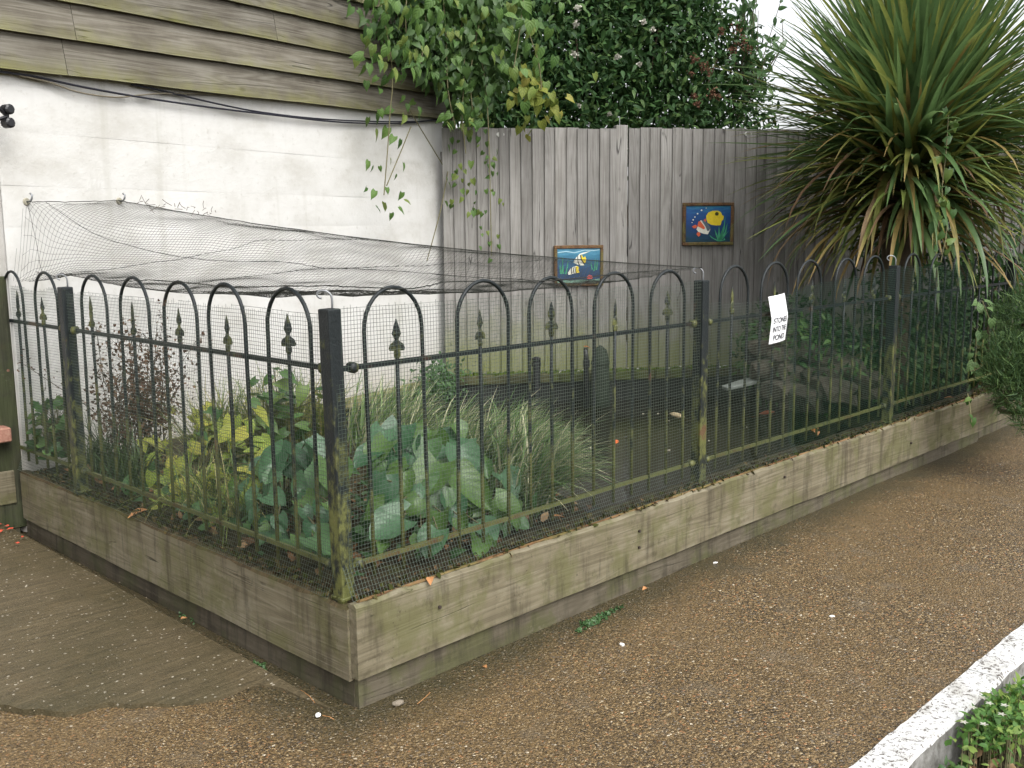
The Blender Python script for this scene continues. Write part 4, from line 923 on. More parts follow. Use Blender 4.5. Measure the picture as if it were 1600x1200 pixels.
# dried brown plant
dp = thing('dried_plant', 'dried brown seed head plant standing against the white wall', 'plant', onz(215, 720, .33))
mb = MB(); seeds = []; sq = leaf_shape('round', 1, .9, 3, .4, .3)
for i in range(46):
    b = dp.location+Vector((U(-.12, .12), U(-.1, .1), 0)); tip = atd(random.gauss(215, 45), U(505, 660), U(4.55, 5.0)); m_ = b.lerp(tip, .6)+rv()*.03
    mb.tube([b, m_, tip], [.003, .002, .0012], 4, False)
    for j in range(52):
        t = U(.45, 1.05); c = (b.lerp(m_, t/.6) if t < .6 else m_.lerp(tip, (t-.6)/.4))+rv()*.035; seeds.append(frame(c, rv(), rv(), U(.008, .019)))
        if j % 4 == 0: mb.tube([(b.lerp(m_, t/.6) if t < .6 else m_.lerp(tip, (t-.6)/.4)), c], .0008, 3, False)
mb.build('stems', M_bark, dp)['kind'] = 'stuff'; scatter('seed_heads', [(sq, seeds)], M_dead, dp)

# fern and herb at the meeting of wall and plank fence
fr_ = thing('fern', 'small ferny bush at the foot of the wall corner', 'fern', onwall(690, 602, .12)); gr = []
for i in range(900):
    x_, y_ = random.gauss(692, 20), random.gauss(596, 17)
    if y_ > 632: continue
    gr.append(frame(onp(x_, y_, W0+WN*U(.03, .35), WN), rv()+Vector((0, 0, -.2)), facing(.6, .6, .5), U(.025, .05)))
scatter('fronds', [(leaf_shape('lance', 1, .5, 3, .2, .3), gr)], M_fern, fr_)
mb = MB()
for i in range(7): mb.tube([fr_.location+Vector((U(-.05, .05), 0, -.03)), onp(random.gauss(692, 14), U(575, 600), W0+WN*.15, WN)], .003, 4, False)
mb.build('stems', M_stem, fr_)['kind'] = 'stuff'
# low litter and creeping leaves on the bed and ledge
gl, gg = [], []
for i in range(700):
    y_ = U(.08, 2.4); x_ = U(.06, bed_edge(y_/2.6)-.1); gl.append(frame((x_, y_, .335+U(0, .02)), rv()+Vector((0, 0, -.1)), Vector((0, 0, 1))+rv()*.4, U(.025, .06)))
    if i < 420: gg.append(frame((U(.06, 1.0), U(.06, 1.9), U(.34, .44)), rv(), Vector((0, 0, 1))-fw*.4+rv()*.5, U(.03, .07)))
scatter('fallen_leaves', [(leaf_shape('lance', 1, .55, 3, .3, .2), gl)], M_litter); tag(bpy.data.objects['fallen_leaves'], 'brown fallen leaves on the soil under the pond plants', 'leaves')
scatter('ground_cover', [(leaf_shape('heart', 1, .7, 3, .2, .2), gg)], M_fern); tag(bpy.data.objects['ground_cover'], 'dark green low growth under the pond plants', 'ground cover')

# ================================================================== THINGS IN AND ROUND THE POND
p = onfence(838, 560, .33)
pp = thing('pond_pipe', 'black upright pipe in the pond in front of the plank fence', 'pipe', (p.x, p.y, ZW))
mb = MB(); mb.tube([(p.x, p.y, ZW-.1), (p.x, p.y, p.z-.02), (p.x, p.y, p.z+.0), (p.x, p.y, p.z+.012)], [.032, .032, .036, .02], 14); mb.build('pipe', M_black, pp, smooth=False)
mb = MB(); mb.tube([(p.x, p.y, p.z-.06), (p.x, p.y, p.z-.03)], .038, 14); mb.build('collar', M_black, pp)
p = onfence(916, 542, .42)
pp = thing('pond_pipe', 'thin black pipe topped by an orange leaf in the pond', 'pipe', (p.x, p.y, ZW))
mb = MB(); mb.tube([(p.x, p.y, ZW-.1), (p.x, p.y, p.z-.08), (p.x-.01, p.y, p.z-.01)], [.022, .02, .016], 10); mb.build('pipe', M_black, pp, smooth=True)
mb = MB(); mb.tube([(p.x, p.y, p.z-.16), (p.x, p.y, p.z-.10)], .027, 10); mb.build('collar', M_black, pp)
o = link('orange_leaf', shape_mesh('orange_leaf', leaf_shape('lance', 1, .5, 4, .3, .3), plain('orange_leaf_colour', (.50, .15, .04), .6)), None, None, frame(Vector((p.x-.03, p.y, p.z+.005)), rt, Vector((0, 0, 1)), .06)); tag(o, 'orange leaf lying on top of the thin pond pipe', 'leaf')
p = onfence(938, 540, .36)
st = thing('garden_ornament', 'dark green rounded stone ornament standing in the pond', 'ornament', (p.x, p.y, ZW)); mb = MB()
h = p.z-ZW
mb.tube([(p.x, p.y, ZW-.1), (p.x, p.y, ZW+h*.25), (p.x, p.y, ZW+h*.55), (p.x, p.y, ZW+h*.8), (p.x, p.y, ZW+h*.93), (p.x, p.y, ZW+h)], [.085, .08, .072, .068, .05, .012], 14)
o = mb.build('body', plain('mossy_dark_stone', (.020, .028, .018), .8, .3, 0, .6, 25), st, smooth=True)
mb = MB(); mb.tube([(p.x, p.y, ZW+h*.70), (p.x, p.y, ZW+h*.74)], [.076, .074], 14); mb.build('band', bpy.data.materials['mossy_dark_stone'], st)
# rocks of the small waterfall behind the notice
def rock(c, s, lab, group=None, seed=0, cat='rock'):
    bm = bmesh.new(); bmesh.ops.create_icosphere(bm, subdivisions=2, radius=1)
    for v in bm.verts:
        d = v.co.normalized(); k = 1+.42*nz(d.x*1.5+seed, d.y*1.5, d.z*1.5)+.26*nz(d.x*3.3+seed, d.y*3.3, d.z*3.3); q_ = d*k
        q_ = Vector([max(-.72, min(.72, a)) for a in q_]); v.co = Vector((q_.x*s[0], q_.y*s[1], q_.z*s[2]))
    me = bpy.data.meshes.new('rock'); bm.to_mesh(me); bm.free(); me.materials.append(M_rock)
    o = link('rock', me, None, None, Matrix.Translation(c) @ Matrix.Rotation(seed*1.7, 4, 'Z') @ Matrix.Rotation(U(-.2, .2), 4, 'X')); return tag(o, lab, cat, group)
k = 0
for x_, y_, d_, s in ((1195, 545, 7.1, .13), (1222, 556, 7.0, .12), (1250, 548, 7.1, .14), (1282, 560, 7.0, .15), (1205, 580, 6.9, .16), (1238, 585, 6.8, .17), (1275, 592, 6.75, .17), (1300, 610, 6.6, .18), (1310, 575, 6.9, .18), (1225, 612, 6.7, .16), (1262, 625, 6.6, .18), (1345, 600, 6.9, .2)):
    k += 1; rock(atd(x_, y_, d_), (s*1.2, s, s*.62), 'brown mossy rock '+['at the top left of the rock stack', 'under the notice on the rock stack', 'right of the notice at the top of the rock stack', 'at the top right of the rock stack', 'second row left end of the rock stack', 'second row below the notice in the rock stack', 'second row right of the notice in the rock stack', 'low at the right foot of the rock stack', 'highest one at the right behind the dark mesh', 'bottom left at the water in the rock stack', 'bottom middle at the water in the rock stack', 'farthest right behind the dark mesh in the rock stack'][k-1], 'waterfall rocks', k)
rock(atd(1218, 559, 6.75), (.075, .055, .035), 'small pale rock on the stacked rocks below the notice', None, 31)
rock(atd(1256, 557, 6.75), (.07, .055, .045), 'cream coloured rock right of the notice on the stacked rocks', None, 37)
p = atd(1172, 596, 6.9); mb = MB(); mb.prism([(-.24, -.04), (-.1, -.06), (.12, -.05), (.22, -.01), (.2, .05), (-.05, .06), (-.22, .04)], -.012, .012)
o = mb.build('stone_slab', plain('pale_slate', (.13, .145, .13), .5, .5, 0, .5, 14), bevel=.004); o.matrix_basis = Matrix.Translation(p) @ Matrix.Rotation(FTH+.35, 4, 'Z') @ Matrix.Rotation(-.12, 4, 'Y'); tag(o, 'flat pale stone slab over the pond by the rocks', 'stone')
mb = MB(); mb.box(atd(1180, 552, 7.25), (.10, .10, .16)); tag(mb.build('pump_box', M_black, bevel=.008), 'black plastic box on the kerb left of the rocks', 'box')
# goldfish just under the surface
def fish(x_, y_, yaw, s, col, lab):
    c = onz(x_, y_, ZW-.014); r = thing('goldfish', lab, 'fish', c, None); m_ = plain('fish_'+str(int(x_)), col, .4); mb = MB()
    d = Vector((math.cos(yaw), math.sin(yaw), 0)); mb.tube([c-d*.5*s, c-d*.3*s, c, c+d*.25*s, c+d*.45*s, c+d*.5*s], [.03*s, .07*s, .14*s, .13*s, .07*s, .01*s], 8); mb.build('body', m_, r, smooth=True)
    n_ = Vector((-d.y, d.x, 0)); mb = MB(); mb.add([c-d*.45*s+Vector((0, 0, .004)), c-d*.8*s+n_*.16*s, c-d*.68*s, c-d*.8*s-n_*.16*s, c-d*.45*s-Vector((0, 0, .004))], [(0, 1, 2), (0, 2, 3), (4, 2, 1), (4, 3, 2)]); mb.build('tail', m_, r)
fish(962, 694, .6, .17, (.75, .16, .04), 'orange goldfish under the water behind the first front railing panel')
fish(1196, 648, -.2, .22, (.62, .12, .04), 'red orange goldfish under the water below the notice')
fish(1272, 674, .3, .2, (.70, .30, .06), 'yellow orange goldfish near the front edge right of the notice')
fish(1060, 652, 1.2, .24, (.45, .36, .22), 'pale fish under the water left of the second front post')
mb = MB()
for i in range(14):
    p = onz(U(820, 1180), U(640, 740), ZW+.003); a = U(0, 6); s = U(.008, .02); mb.box(p, (s, s*.5, .003), (Vector((math.cos(a), math.sin(a), 0)), Vector((-math.sin(a), math.cos(a), 0)), Vector((0, 0, 1))))
tag(mb.build('floating_bits', plain('pale_floating_petal', (.55, .50, .40), .7)), 'tiny pale petals floating on the pond', 'petals', kind='stuff')
# ripples where the water falls
mb = MB()
for i in range(26):
    p = onz(U(1030, 1130), U(598, 618), ZW); a = U(-.9, -.3); r = U(.03, .10); pts = [p+Vector((math.cos(a+t)*r*2.2, math.sin(a+t)*r, .003+.004*math.sin(t*2))) for t in (0, .4, .8, 1.2, 1.6)]; mb.tube(pts, [.001, .005, .007, .005, .001], 5)
tag(mb.build('ripples', M_water, smooth=True), kind='stuff'); tag(bpy.data.objects['ripples'], 'small ripples on the pond near the pale slab', 'ripples')

# ================================================================== SPIKY CORDYLINE
CB = Vector((5.36, .56, .30)); CC = Vector((5.36, .54, 1.80))
cd = thing('cordyline', 'huge spiky cordyline with drooping yellowed lower leaves', 'plant', CB)
mb = MB()
for dx, dy, top in ((0, 0, 1.9), (.12, .10, 2.3), (-.10, .08, 2.15)):
    mb.tube([CB+Vector((dx*.3, dy*.3, -.1)), CB+Vector((dx*.6, dy*.6, .7)), Vector((CC.x+dx, CC.y+dy, top))], [.09, .075, .06], 10)
mb.build('trunk', M_bark, cd, smooth=True)
def cblade(L, w, b0, b1, nl=9):
    """long strap leaf starting at pitch b0 from vertical and bending to b1"""
    vs, uv = [], []; y = z = 0
    for i in range(nl+1):
        t = i/nl; ww = w*.5*min(1, .55+1.6*t)*(1-t**3.5)+.0006
        for k in (-1, 0, 1): vs.append((k*ww, y, z+abs(k)*ww*.45)); uv.append((.5+.5*k, t))
        a = b0+(b1-b0)*t**1.5; y += L/nl*math.sin(a); z += L/nl*math.cos(a)
    return np.array(vs), [(i*3+k, i*3+k+1, i*3+k+4, i*3+k+3) for i in range(nl) for k in (0, 1)], uv
big, rest = [], {0: [], 1: [], 2: []}
kinds = []
for i in range(2250):
    t = random.random()
    if i < 1400: pitch = abs(random.gauss(0, .78)); c = CC+Vector((U(-.14, .14), U(-.12, .12), U(.0, .42))); mk = 0; bend = pitch+U(.02, .35)*(.4+pitch)
    elif i < 1830: pitch = U(.75, 1.8); c = CC+Vector((U(-.1, .1), U(-.1, .1), U(-.15, .3))); mk = 0 if random.random() < .62 else 1; bend = pitch+U(.1, .75)
    else: pitch = U(.9, 1.9); c = CC+Vector((U(-.1, .1), U(-.1, .1), U(-.35, .2))); mk = random.choice((1, 1, 0, 2, 1, 0)); bend = min(3.1, pitch+U(.9, 1.7))
    kinds.append((c, U(0, 2*math.pi), pitch, bend, mk, U(.95, 1.5) if i < 1400 else (U(.9, 1.3) if i < 1830 else U(.75, 1.25))))
mats_c = (M_cord, M_cordY, M_cordD); lib = {}
def cmesh(pitch, bend, mk):
    key = (round(pitch*5), round(bend*5), mk)
    if key not in lib:
        shp = cblade(1.0, U(.027, .040), key[0]/5, key[1]/5); lib[key] = (shp, shape_mesh('leaf', shp, mats_c[mk]))
    return lib[key]
toward = lambda a: math.cos(a-(math.atan2(-fw.y, -fw.x)))      # how far the leaf points at the viewer's side
order = sorted(range(len(kinds)), key=lambda i: -toward(kinds[i][1])-(.4 if kinds[i][4] else 0)); front = set(order[:300])
groups = {0: {}, 1: {}, 2: {}}
for i, (c, az, pitch, bend, mk, s_) in enumerate(kinds):
    shp, me = cmesh(pitch, bend, mk); m_ = Matrix.Translation(c) @ Matrix.Rotation(az-math.pi/2, 4, 'Z') @ Matrix.Scale(s_, 4)
    if i in front: link('leaf', me, cd, None, m_)
    else: groups[mk].setdefault(id(me), (shp, []))[1].append(m_)
for mk, nm in ((0, 'green_leaves'), (1, 'yellow_leaves'), (2, 'dead_leaves')):
    if groups[mk]: scatter(nm, list(groups[mk].values()), mats_c[mk], cd)
# a thin climbing weed through the cordyline
def stem_leaves(name, lab, cat, pts, n_, size, mat, spread=.04, r=.003, base=None, shp=None, stemmat=None):
    P_ = smoothpath([Vector(p) for p in pts], 8); root = thing(name, lab, cat, P_[0]); mb = MB(); mb.tube(P_, r, 5, False); mb.build('stem', stemmat or M_stem, root, smooth=True)
    mes = [shape_mesh('leaf', s_, mat) for s_ in (shp or [leaf_shape('heart', 1, .75, 5, .2, .3), leaf_shape('heart', 1, .68, 5, -.1, .4)])]
    for i in range(n_):
        t = (i+U(.1, .9))/n_; c = P_[min(len(P_)-1, int(t*len(P_)))]+rv()*spread*.5; d = rv()*.6+Vector((0, 0, -.6))-fw*.2
        link('leaf', random.choice(mes), root, None, frame(c, d, facing(.45, .8, .35), U(*size)))
    return root
stem_leaves('climbing_weed', 'thin green climbing weed hanging through the spiky plant', 'weed', [atd(1482, 180, 6.35), atd(1478, 240, 6.3), atd(1472, 300, 6.28), atd(1480, 350, 6.28), atd(1470, 410, 6.25)], 26, (.05, .085), M_green, .06)
stem_leaves('ivy_trail', 'pale ivy trail hanging at the right end of the mesh', 'ivy', [atd(1535, 470, 6.05), atd(1548, 505, 6.0), atd(1556, 535, 6.0), atd(1540, 560, 6.0)], 22, (.05, .075), M_ivy, .07)
stem_leaves('ivy_trail', 'short pale ivy trail above the timber end', 'ivy', [atd(1552, 555, 5.95), atd(1530, 575, 5.9), atd(1516, 580, 5.9)], 9, (.04, .06), M_ivy, .06)
stem_leaves('ivy_trail', 'single ivy stem hanging over the front board near its right end', 'ivy', [atd(1512, 615, 5.75), atd(1516, 640, 5.7), atd(1518, 660, 5.68)], 4, (.04, .055), M_green, .02)

# dark undergrowth and shrubs at the right end
def bush(name, lab, cat, blobs, n_, size, shp, mat, trunk_base, group=None, droop=.3, shell=.55, stuff_name='foliage'):
    r = thing(name, lab, cat, trunk_base, group); gr = [(s_, []) for s_ in shp]; wts = [b[1][0]*b[1][1]*b[1][2] for b in blobs]
    for i in range(n_):
        c, rad = random.choices(blobs, wts)[0]; d = rv().normalized(); k = U(shell, 1)**.7*(1+.22*nz(d.x*2.2+c[0], d.y*2.2+c[1], d.z*2.2+c[2]))
        p = Vector(c)+Vector((d.x*rad[0], d.y*rad[1], d.z*rad[2]))*k
        random.choice(gr)[1].append(frame(p, d*.7+rv()*.7+Vector((0, 0, -droop)), d*.6+Vector((0, 0, .6))+rv()*.5, U(*size)))
    scatter(stuff_name, gr, mat, r); mb = MB(); tb = Vector(trunk_base)
    for c, rad in blobs[:6]: c = Vector(c); mb.tube([tb+rv()*.03, tb.lerp(c, .5)+rv()*.05, c+Vector((0, 0, rad[2]*.3))], [.028, .018, .008], 6, False)
    mb.build('branches', M_bark, r, smooth=True)['kind'] = 'stuff'; return r
lance = [leaf_shape('lance', 1, .42, 4, .25, .25), leaf_shape('lance', 1, .36, 4, .15, .4)]
oval = [leaf_shape('heart', 1, .6, 4, .2, .25), leaf_shape('lance', 1, .55, 4, .2, .3)]
bush('dark_shrub', 'dark leafy undergrowth beneath the spiky plant', 'shrub', [((4.6, .75, .55), (.45, .3, .32)), ((5.2, .5, .6), (.45, .28, .38)), ((5.8, .55, .7), (.4, .35, .5)), ((5.0, 1.2, .6), (.5, .4, .4))], 3600, (.04, .075), lance, M_shrub, (5.2, .8, .2))
bush('dark_shrub', 'tall dark shrub at the far right behind the spiky plant', 'shrub', [((6.6, .9, 1.0), (.7, .5, .9)), ((7.2, .5, 1.4), (.8, .6, 1.2)), ((6.5, .35, .7), (.5, .3, .6)), ((7.3, .2, .7), (.7, .4, .6))], 6500, (.05, .09), lance, M_shrub, (6.9, .6, .1))
def pbl(x_, y_, d_, rx, rz): c = atd(x_, y_, d_); k = d_/FPX; return ((c.x, c.y, c.z), (rx*k, rx*k, rz*k))
bush('conifer_bush', 'feathery green conifer bush spilling over the timber at the right edge', 'shrub', [pbl(1590, 560, 5.85, 52, 42), pbl(1600, 615, 5.75, 50, 40), pbl(1572, 590, 5.8, 38, 34), pbl(1610, 500, 6.0, 60, 50), pbl(1640, 590, 5.8, 60, 60), pbl(1615, 655, 5.7, 32, 26)], 11000, (.04, .085), [blade(1.0, .05, .5, 4), blade(1.0, .06, .9, 4)], M_conifer, (5.95, .0, .2), None, .1)

# ================================================================== SHRUBS AND VINE ABOVE THE FENCE
def pb(x_, y_, d_, r): c = atd(x_, y_, d_); k = r*d_/FPX; return ((c.x, c.y, c.z), (k, k, k*.95))
vb = [pb(900, 90, 9.3, 120), pb(1030, 70, 9.4, 125), pb(1120, 118, 9.3, 92), pb(980, -40, 9.8, 165), pb(800, 70, 9.4, 125), pb(830, -60, 9.8, 150), pb(1070, -30, 9.6, 105), pb(700, 10, 9.6, 130), pb(940, 150, 9.1, 90), pb(1060, 165, 9.2, 85), pb(840, 160, 9.1, 85), pb(1150, 170, 9.4, 70), pb(980, 80, 9.9, 150), pb(760, 150, 9.4, 85), pb(715, 120, 9.3, 80), pb(900, 180, 9.6, 100), pb(1020, 185, 9.7, 100), pb(1130, 190, 9.7, 80), pb(790, 180, 9.5, 80), pb(735, 200, 9.0, 55), pb(790, 205, 9.0, 55), pb(845, 205, 9.0, 55), pb(900, 205, 9.0, 55), pb(955, 205, 9.0, 55), pb(1010, 205, 9.1, 55), pb(1065, 205, 9.1, 55), pb(1120, 205, 9.1, 55), pb(1175, 205, 9.2, 50), pb(735, 200, 9.3, 55), pb(790, 205, 9.3, 55), pb(845, 205, 9.3, 55), pb(860, 60, 9.9, 150), pb(1090, 90, 9.9, 110)]
vbr = bush('viburnum_shrub', 'large dark evergreen shrub with cream flowers rising behind the plank fence', 'shrub', vb, 33000, (.055, .10), lance, M_shrub, F0+FT*1.0-FN*1.2, None, .25, .2)
ft = shape_mesh('petal', leaf_shape('round', 1, 1, 3, .2, .1), M_flower)
def head(x_, y_, d_, r, n_, nm, mat, sz):
    c = atd(x_, y_, d_); gr = [frame(c+rv()*r*.5, rv(), rv()-fw, U(*sz)) for _ in range(n_)]; o = link(nm, scatter_mesh(nm, [(leaf_shape('round', 1, 1, 3, .2, .1), gr)], mat, wloc(vbr)), vbr); o['kind'] = 'stuff'; return o
for x_, y_, r in ((898, 84, .03), (903, 12, .03), (900, 38, .024), (965, 88, .02), (1000, 100, .013), (1020, 46, .015), (905, 165, .01), (952, 178, .01), (1005, 34, .016)): head(x_, y_, 8.45+U(0, .1), r, 34, 'flower_head', M_flower, (.012, .022))
for x_, y_, r in ((1150, 44, .05), (1160, 62, .05), (1143, 80, .04), (1085, 92, .035), (1100, 104, .04), (1108, 112, .03), (1080, 115, .025), (1112, 145, .04), (1122, 152, .03), (1085, 150, .03), (1090, 162, .025), (1170, 75, .04), (1128, 50, .03)): head(x_, y_, 8.5+U(0, .15), r, 40, 'fading_flower_head', M_berry, (.010, .02))
lr = thing('laurel_branches', 'lighter green laurel branches against the white sky', 'shrub', atd(1195, 150, 9.3)); gr = []; mb = MB()
for i in range(26):
    tip = atd(U(1160, 1222), U(-30, 150), U(9.0, 9.5)); b = atd(1140+U(-10, 30), U(90, 200), 9.4); mb.tube([b, b.lerp(tip, .6)+rv()*.05, tip], [.008, .005, .003], 4, False)
    for j in range(9): t = U(.4, 1.02); gr.append(frame(b.lerp(tip, t), (tip-b).normalized()+rv()*.6, rv()*.6-fw*.6+Vector((0, 0, .5)), U(.07, .13)))
mb.build('branches', M_bark, lr)['kind'] = 'stuff'; scatter('foliage', [(leaf_shape('lance', 1, .42, 4, .2, .2), gr)], M_laurel, lr)

# vine: stems over the boards and fence, leaf by leaf in front, a mass behind
vn = thing('climbing_vine', 'green climbing vine hanging over the weatherboards and fence corner', 'vine', W0+WT*3.6+Vector((0, 0, 2.3)))
def vpt(x_, y_, off): return onwall(x_, y_, off) if x_ < 703 else onfence(x_, y_, off)
vmes = [shape_mesh('leaf', s_, M_vine) for s_ in (leaf_shape('heart', 1, .78, 6, .22, .3, .0, 5), leaf_shape('heart', 1, .70, 6, -.15, .35, .02, 5))]
vmeY = [shape_mesh('leaf', s_, M_vineY) for s_ in (leaf_shape('heart', 1, .78, 6, .22, .3, .0, 5), leaf_shape('heart', 1, .70, 6, -.15, .35, .02, 5))]
mb = MB(); stems = [([(590, -60), (596, 10), (606, 60), (612, 100), (613, 140), (610, 170), (606, 230), (600, 305)], .30), ([(640, -60), (634, 20), (636, 80)], .35), ([(720, -40), (722, 50), (726, 110), (722, 180), (728, 240)], .30), ([(735, -20), (745, 60), (757, 120), (763, 195), (766, 300), (768, 400)], .28),
         ([(640, 170), (652, 192), (672, 225), (692, 258)], .08), ([(642, 198), (625, 240), (604, 290)], .2), ([(822, -40), (812, 50), (803, 105)], .4), ([(826, 50), (842, 100), (846, 140)], .4), ([(700, 268), (688, 330), (667, 408)], .12), ([(690, -40), (697, 60), (700, 140), (712, 200)], .33), ([(748, 40), (735, 120), (742, 200)], .3), ([(660, -50), (665, 40), (655, 110)], .33)]
for pts, off in stems:
    P_ = smoothpath([vpt(x_, y_, off) for x_, y_ in pts], 6); mb.tube(P_, .0042, 5, False)
mb.build('stems', M_stem, vn, smooth=True)['kind'] = 'stuff'
def vleaf(x_, y_, off, s_, mes):
    p = vpt(x_, y_, off); nn = WN if x_ < 703 else FN
    link('leaf', random.choice(mes), vn, None, frame(p, Vector((0, 0, -1))+rv()*.42, nn*.9+Vector((0, 0, .5))+rv()*.35, s_))
hang = [(575, 128), (590, 118), (603, 122), (592, 140), (578, 183), (590, 176), (604, 198), (617, 210), (628, 216), (589, 200), (580, 262), (593, 258), (612, 250), (627, 256), (577, 250), (618, 272), (574, 292), (585, 296), (605, 290), (628, 300), (600, 318), (612, 335), (590, 322), (636, 312), (625, 322), (632, 150), (645, 155), (640, 162), (655, 165), (632, 178), (655, 178), (610, 168), (592, 172),
        (730, 145), (737, 168), (740, 185), (722, 190), (727, 175), (735, 205), (745, 195), (715, 160), (750, 150), (700, 185), (706, 195), (712, 175), (700, 228), (718, 258), (738, 255), (735, 285), (700, 285), (720, 310), (736, 330), (698, 312)]
for x_, y_ in hang: vleaf(x_+U(-3, 3), y_+U(-3, 3), U(.14, .3), U(.05, .09) if y_ < 210 else U(.045, .075), vmes)
for i in range(95): vleaf(random.gauss(642, 34), U(-15, 120)*1.0, U(.28, .55), U(.05, .10), vmes)
for i in range(70): x_ = random.gauss(722, 24); vleaf(x_, U(0, 200), U(.22, .45), U(.05, .09), vmes)
for i in range(40): vleaf(random.gauss(762, 9), U(185, 415), U(.05, .14), U(.028, .05), vmes)
for i in range(30): vleaf(random.choice((704, 722, 735, 748))+U(-9, 9), U(150, 330)**1.0, U(.06, .2), U(.03, .06), vmes)
for i in range(22): vleaf(random.gauss(582, 12), U(-10, 105), U(.15, .3), U(.06, .1), vmes)
for i in range(38): vleaf(random.gauss(828, 24), U(90, 165), U(.30, .45), U(.07, .11), vmeY if random.random() < .5 else vmes)
for i in range(16): vleaf(random.gauss(838, 20), U(125, 190), U(.28, .4), U(.06, .095), vmeY)
for x_, y_ in ((822, 192), (812, 198), (830, 205), (826, 212), (862, 172), (875, 175), (870, 180)): vleaf(x_, y_, .2, .075, vmeY)
for i in range(26): vleaf(random.gauss(815, 30), U(-10, 95), U(.35, .5), U(.07, .12), vmes)
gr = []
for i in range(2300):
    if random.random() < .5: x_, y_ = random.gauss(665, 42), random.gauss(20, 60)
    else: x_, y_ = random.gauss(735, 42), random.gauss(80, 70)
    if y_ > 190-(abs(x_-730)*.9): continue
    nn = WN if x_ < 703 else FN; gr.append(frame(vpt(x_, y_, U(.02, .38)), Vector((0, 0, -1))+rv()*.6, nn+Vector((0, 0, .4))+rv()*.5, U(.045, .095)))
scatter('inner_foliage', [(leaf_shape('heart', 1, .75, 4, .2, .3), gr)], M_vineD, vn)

# ================================================================== BED AT THE BOTTOM RIGHT, LITTER, LOOSE STONES
def herb(lab, cx, cy, n_, sx, sy, size, mat, hmax=.16, flowers=0):
    b = onz(cx, cy+40, -.11); r = thing('herb_plant', lab, 'plant', b); gr = []; mb = MB()
    for i in range(n_):
        p = onz(random.gauss(cx, sx), random.gauss(cy, sy), U(-.10, hmax-.12)); 
        if p.y > -1.515: p.y = -1.515-U(0, .06)
        gr.append(frame(p, rv()+Vector((0, 0, .1)), facing(.9, .5, .4), U(*size)))
        if i % 6 == 0: mb.tube([(p.x+U(-.03, .03), p.y, -.12), p], .0016, 4, False)
    mb.build('stems', M_stem, r)['kind'] = 'stuff'; scatter('foliage', [(leaf_shape('round', 1, .7, 4, .2, .3), gr[::2]), (leaf_shape('lance', 1, .34, 4, .2, .4), gr[1::2])], mat, r)
    for i in range(flowers):
        c = onz(cx+U(-sx, sx)*1.5, cy-sy*.4+U(-sy, sy), hmax-.10); ms = [frame(c, Vector((math.cos(a), math.sin(a), .15)), Vector((0, 0, 1)), .014) for a in [k_*1.257 for k_ in range(5)]]
        link('flower', scatter_mesh('flower', [(leaf_shape('lance', 1, .5, 2, .1, .1), ms)], M_flower, wloc(r)), r)
herb('bright green herb with small white flowers beyond the white kerb', 1552, 1118, 1500, 34, 24, (.012, .034), M_herb, .17, 7)
herb('low weed sprig against the kerb at the bottom edge', 1430, 1185, 60, 16, 8, (.02, .036), M_green, .08)
gr = [frame((U(.5, 3.2), U(-2.3, -1.53), -.10+U(0, .025)), rv()+Vector((0, 0, -.2)), Vector((0, 0, 1))+rv()*.5, U(.02, .05)) for _ in range(1500)]
scatter('leaf_litter', [(leaf_shape('lance', 1, .6, 3, .4, .3), gr)], M_litter); tag(bpy.data.objects['leaf_litter'], 'brown leaf litter on the bed beyond the white kerb', 'litter')
# loose chippings on the path
def chips(n_, smin, smax):
    V = np.array([(1, 0, 0), (-.9, .2, 0), (.1, 1, 0), (-.1, -.85, 0), (0, .1, .55), (0, 0, -.4)]); Fq = [(0, 2, 4), (2, 1, 4), (1, 3, 4), (3, 0, 4), (2, 0, 5), (1, 2, 5), (3, 1, 5), (0, 3, 5)]
    ms = []
    while len(ms) < n_:
        x_, y_ = U(0, 1600), U(690, 1200)**1.0; p = onz(x_, y_, .0)
        if p.y > -.11 and p.x > -.05: continue
        if p.y < -1.36 or (p.x < -.06 and p.y > .32 and random.random() < .75): continue
        zz = .0055*max(0, min(p.x, 6)); zz = .014+.022*max(0, p.y) if p.x < -.06 and p.y > .32 else zz
        ms.append(Matrix.Translation((p.x, p.y, zz+.001)) @ Matrix.Rotation(U(0, 6.28), 4, 'Z') @ Matrix.Diagonal((U(smin, smax), U(smin, smax)*.75, U(smin, smax)*.5, 1)))
    return (V, Fq, [(0, 0)]*6), ms
M_chip = leafmat('loose_chippings', (.045, .034, .022), (.14, .10, .055), (.38, .32, .23), .10, .6, 0, .4)
o = scatter('loose_chippings', [chips(7000, .0018, .0048)], M_chip, smooth=False); tag(o, 'loose flint chippings scattered over the brown path', 'gravel')
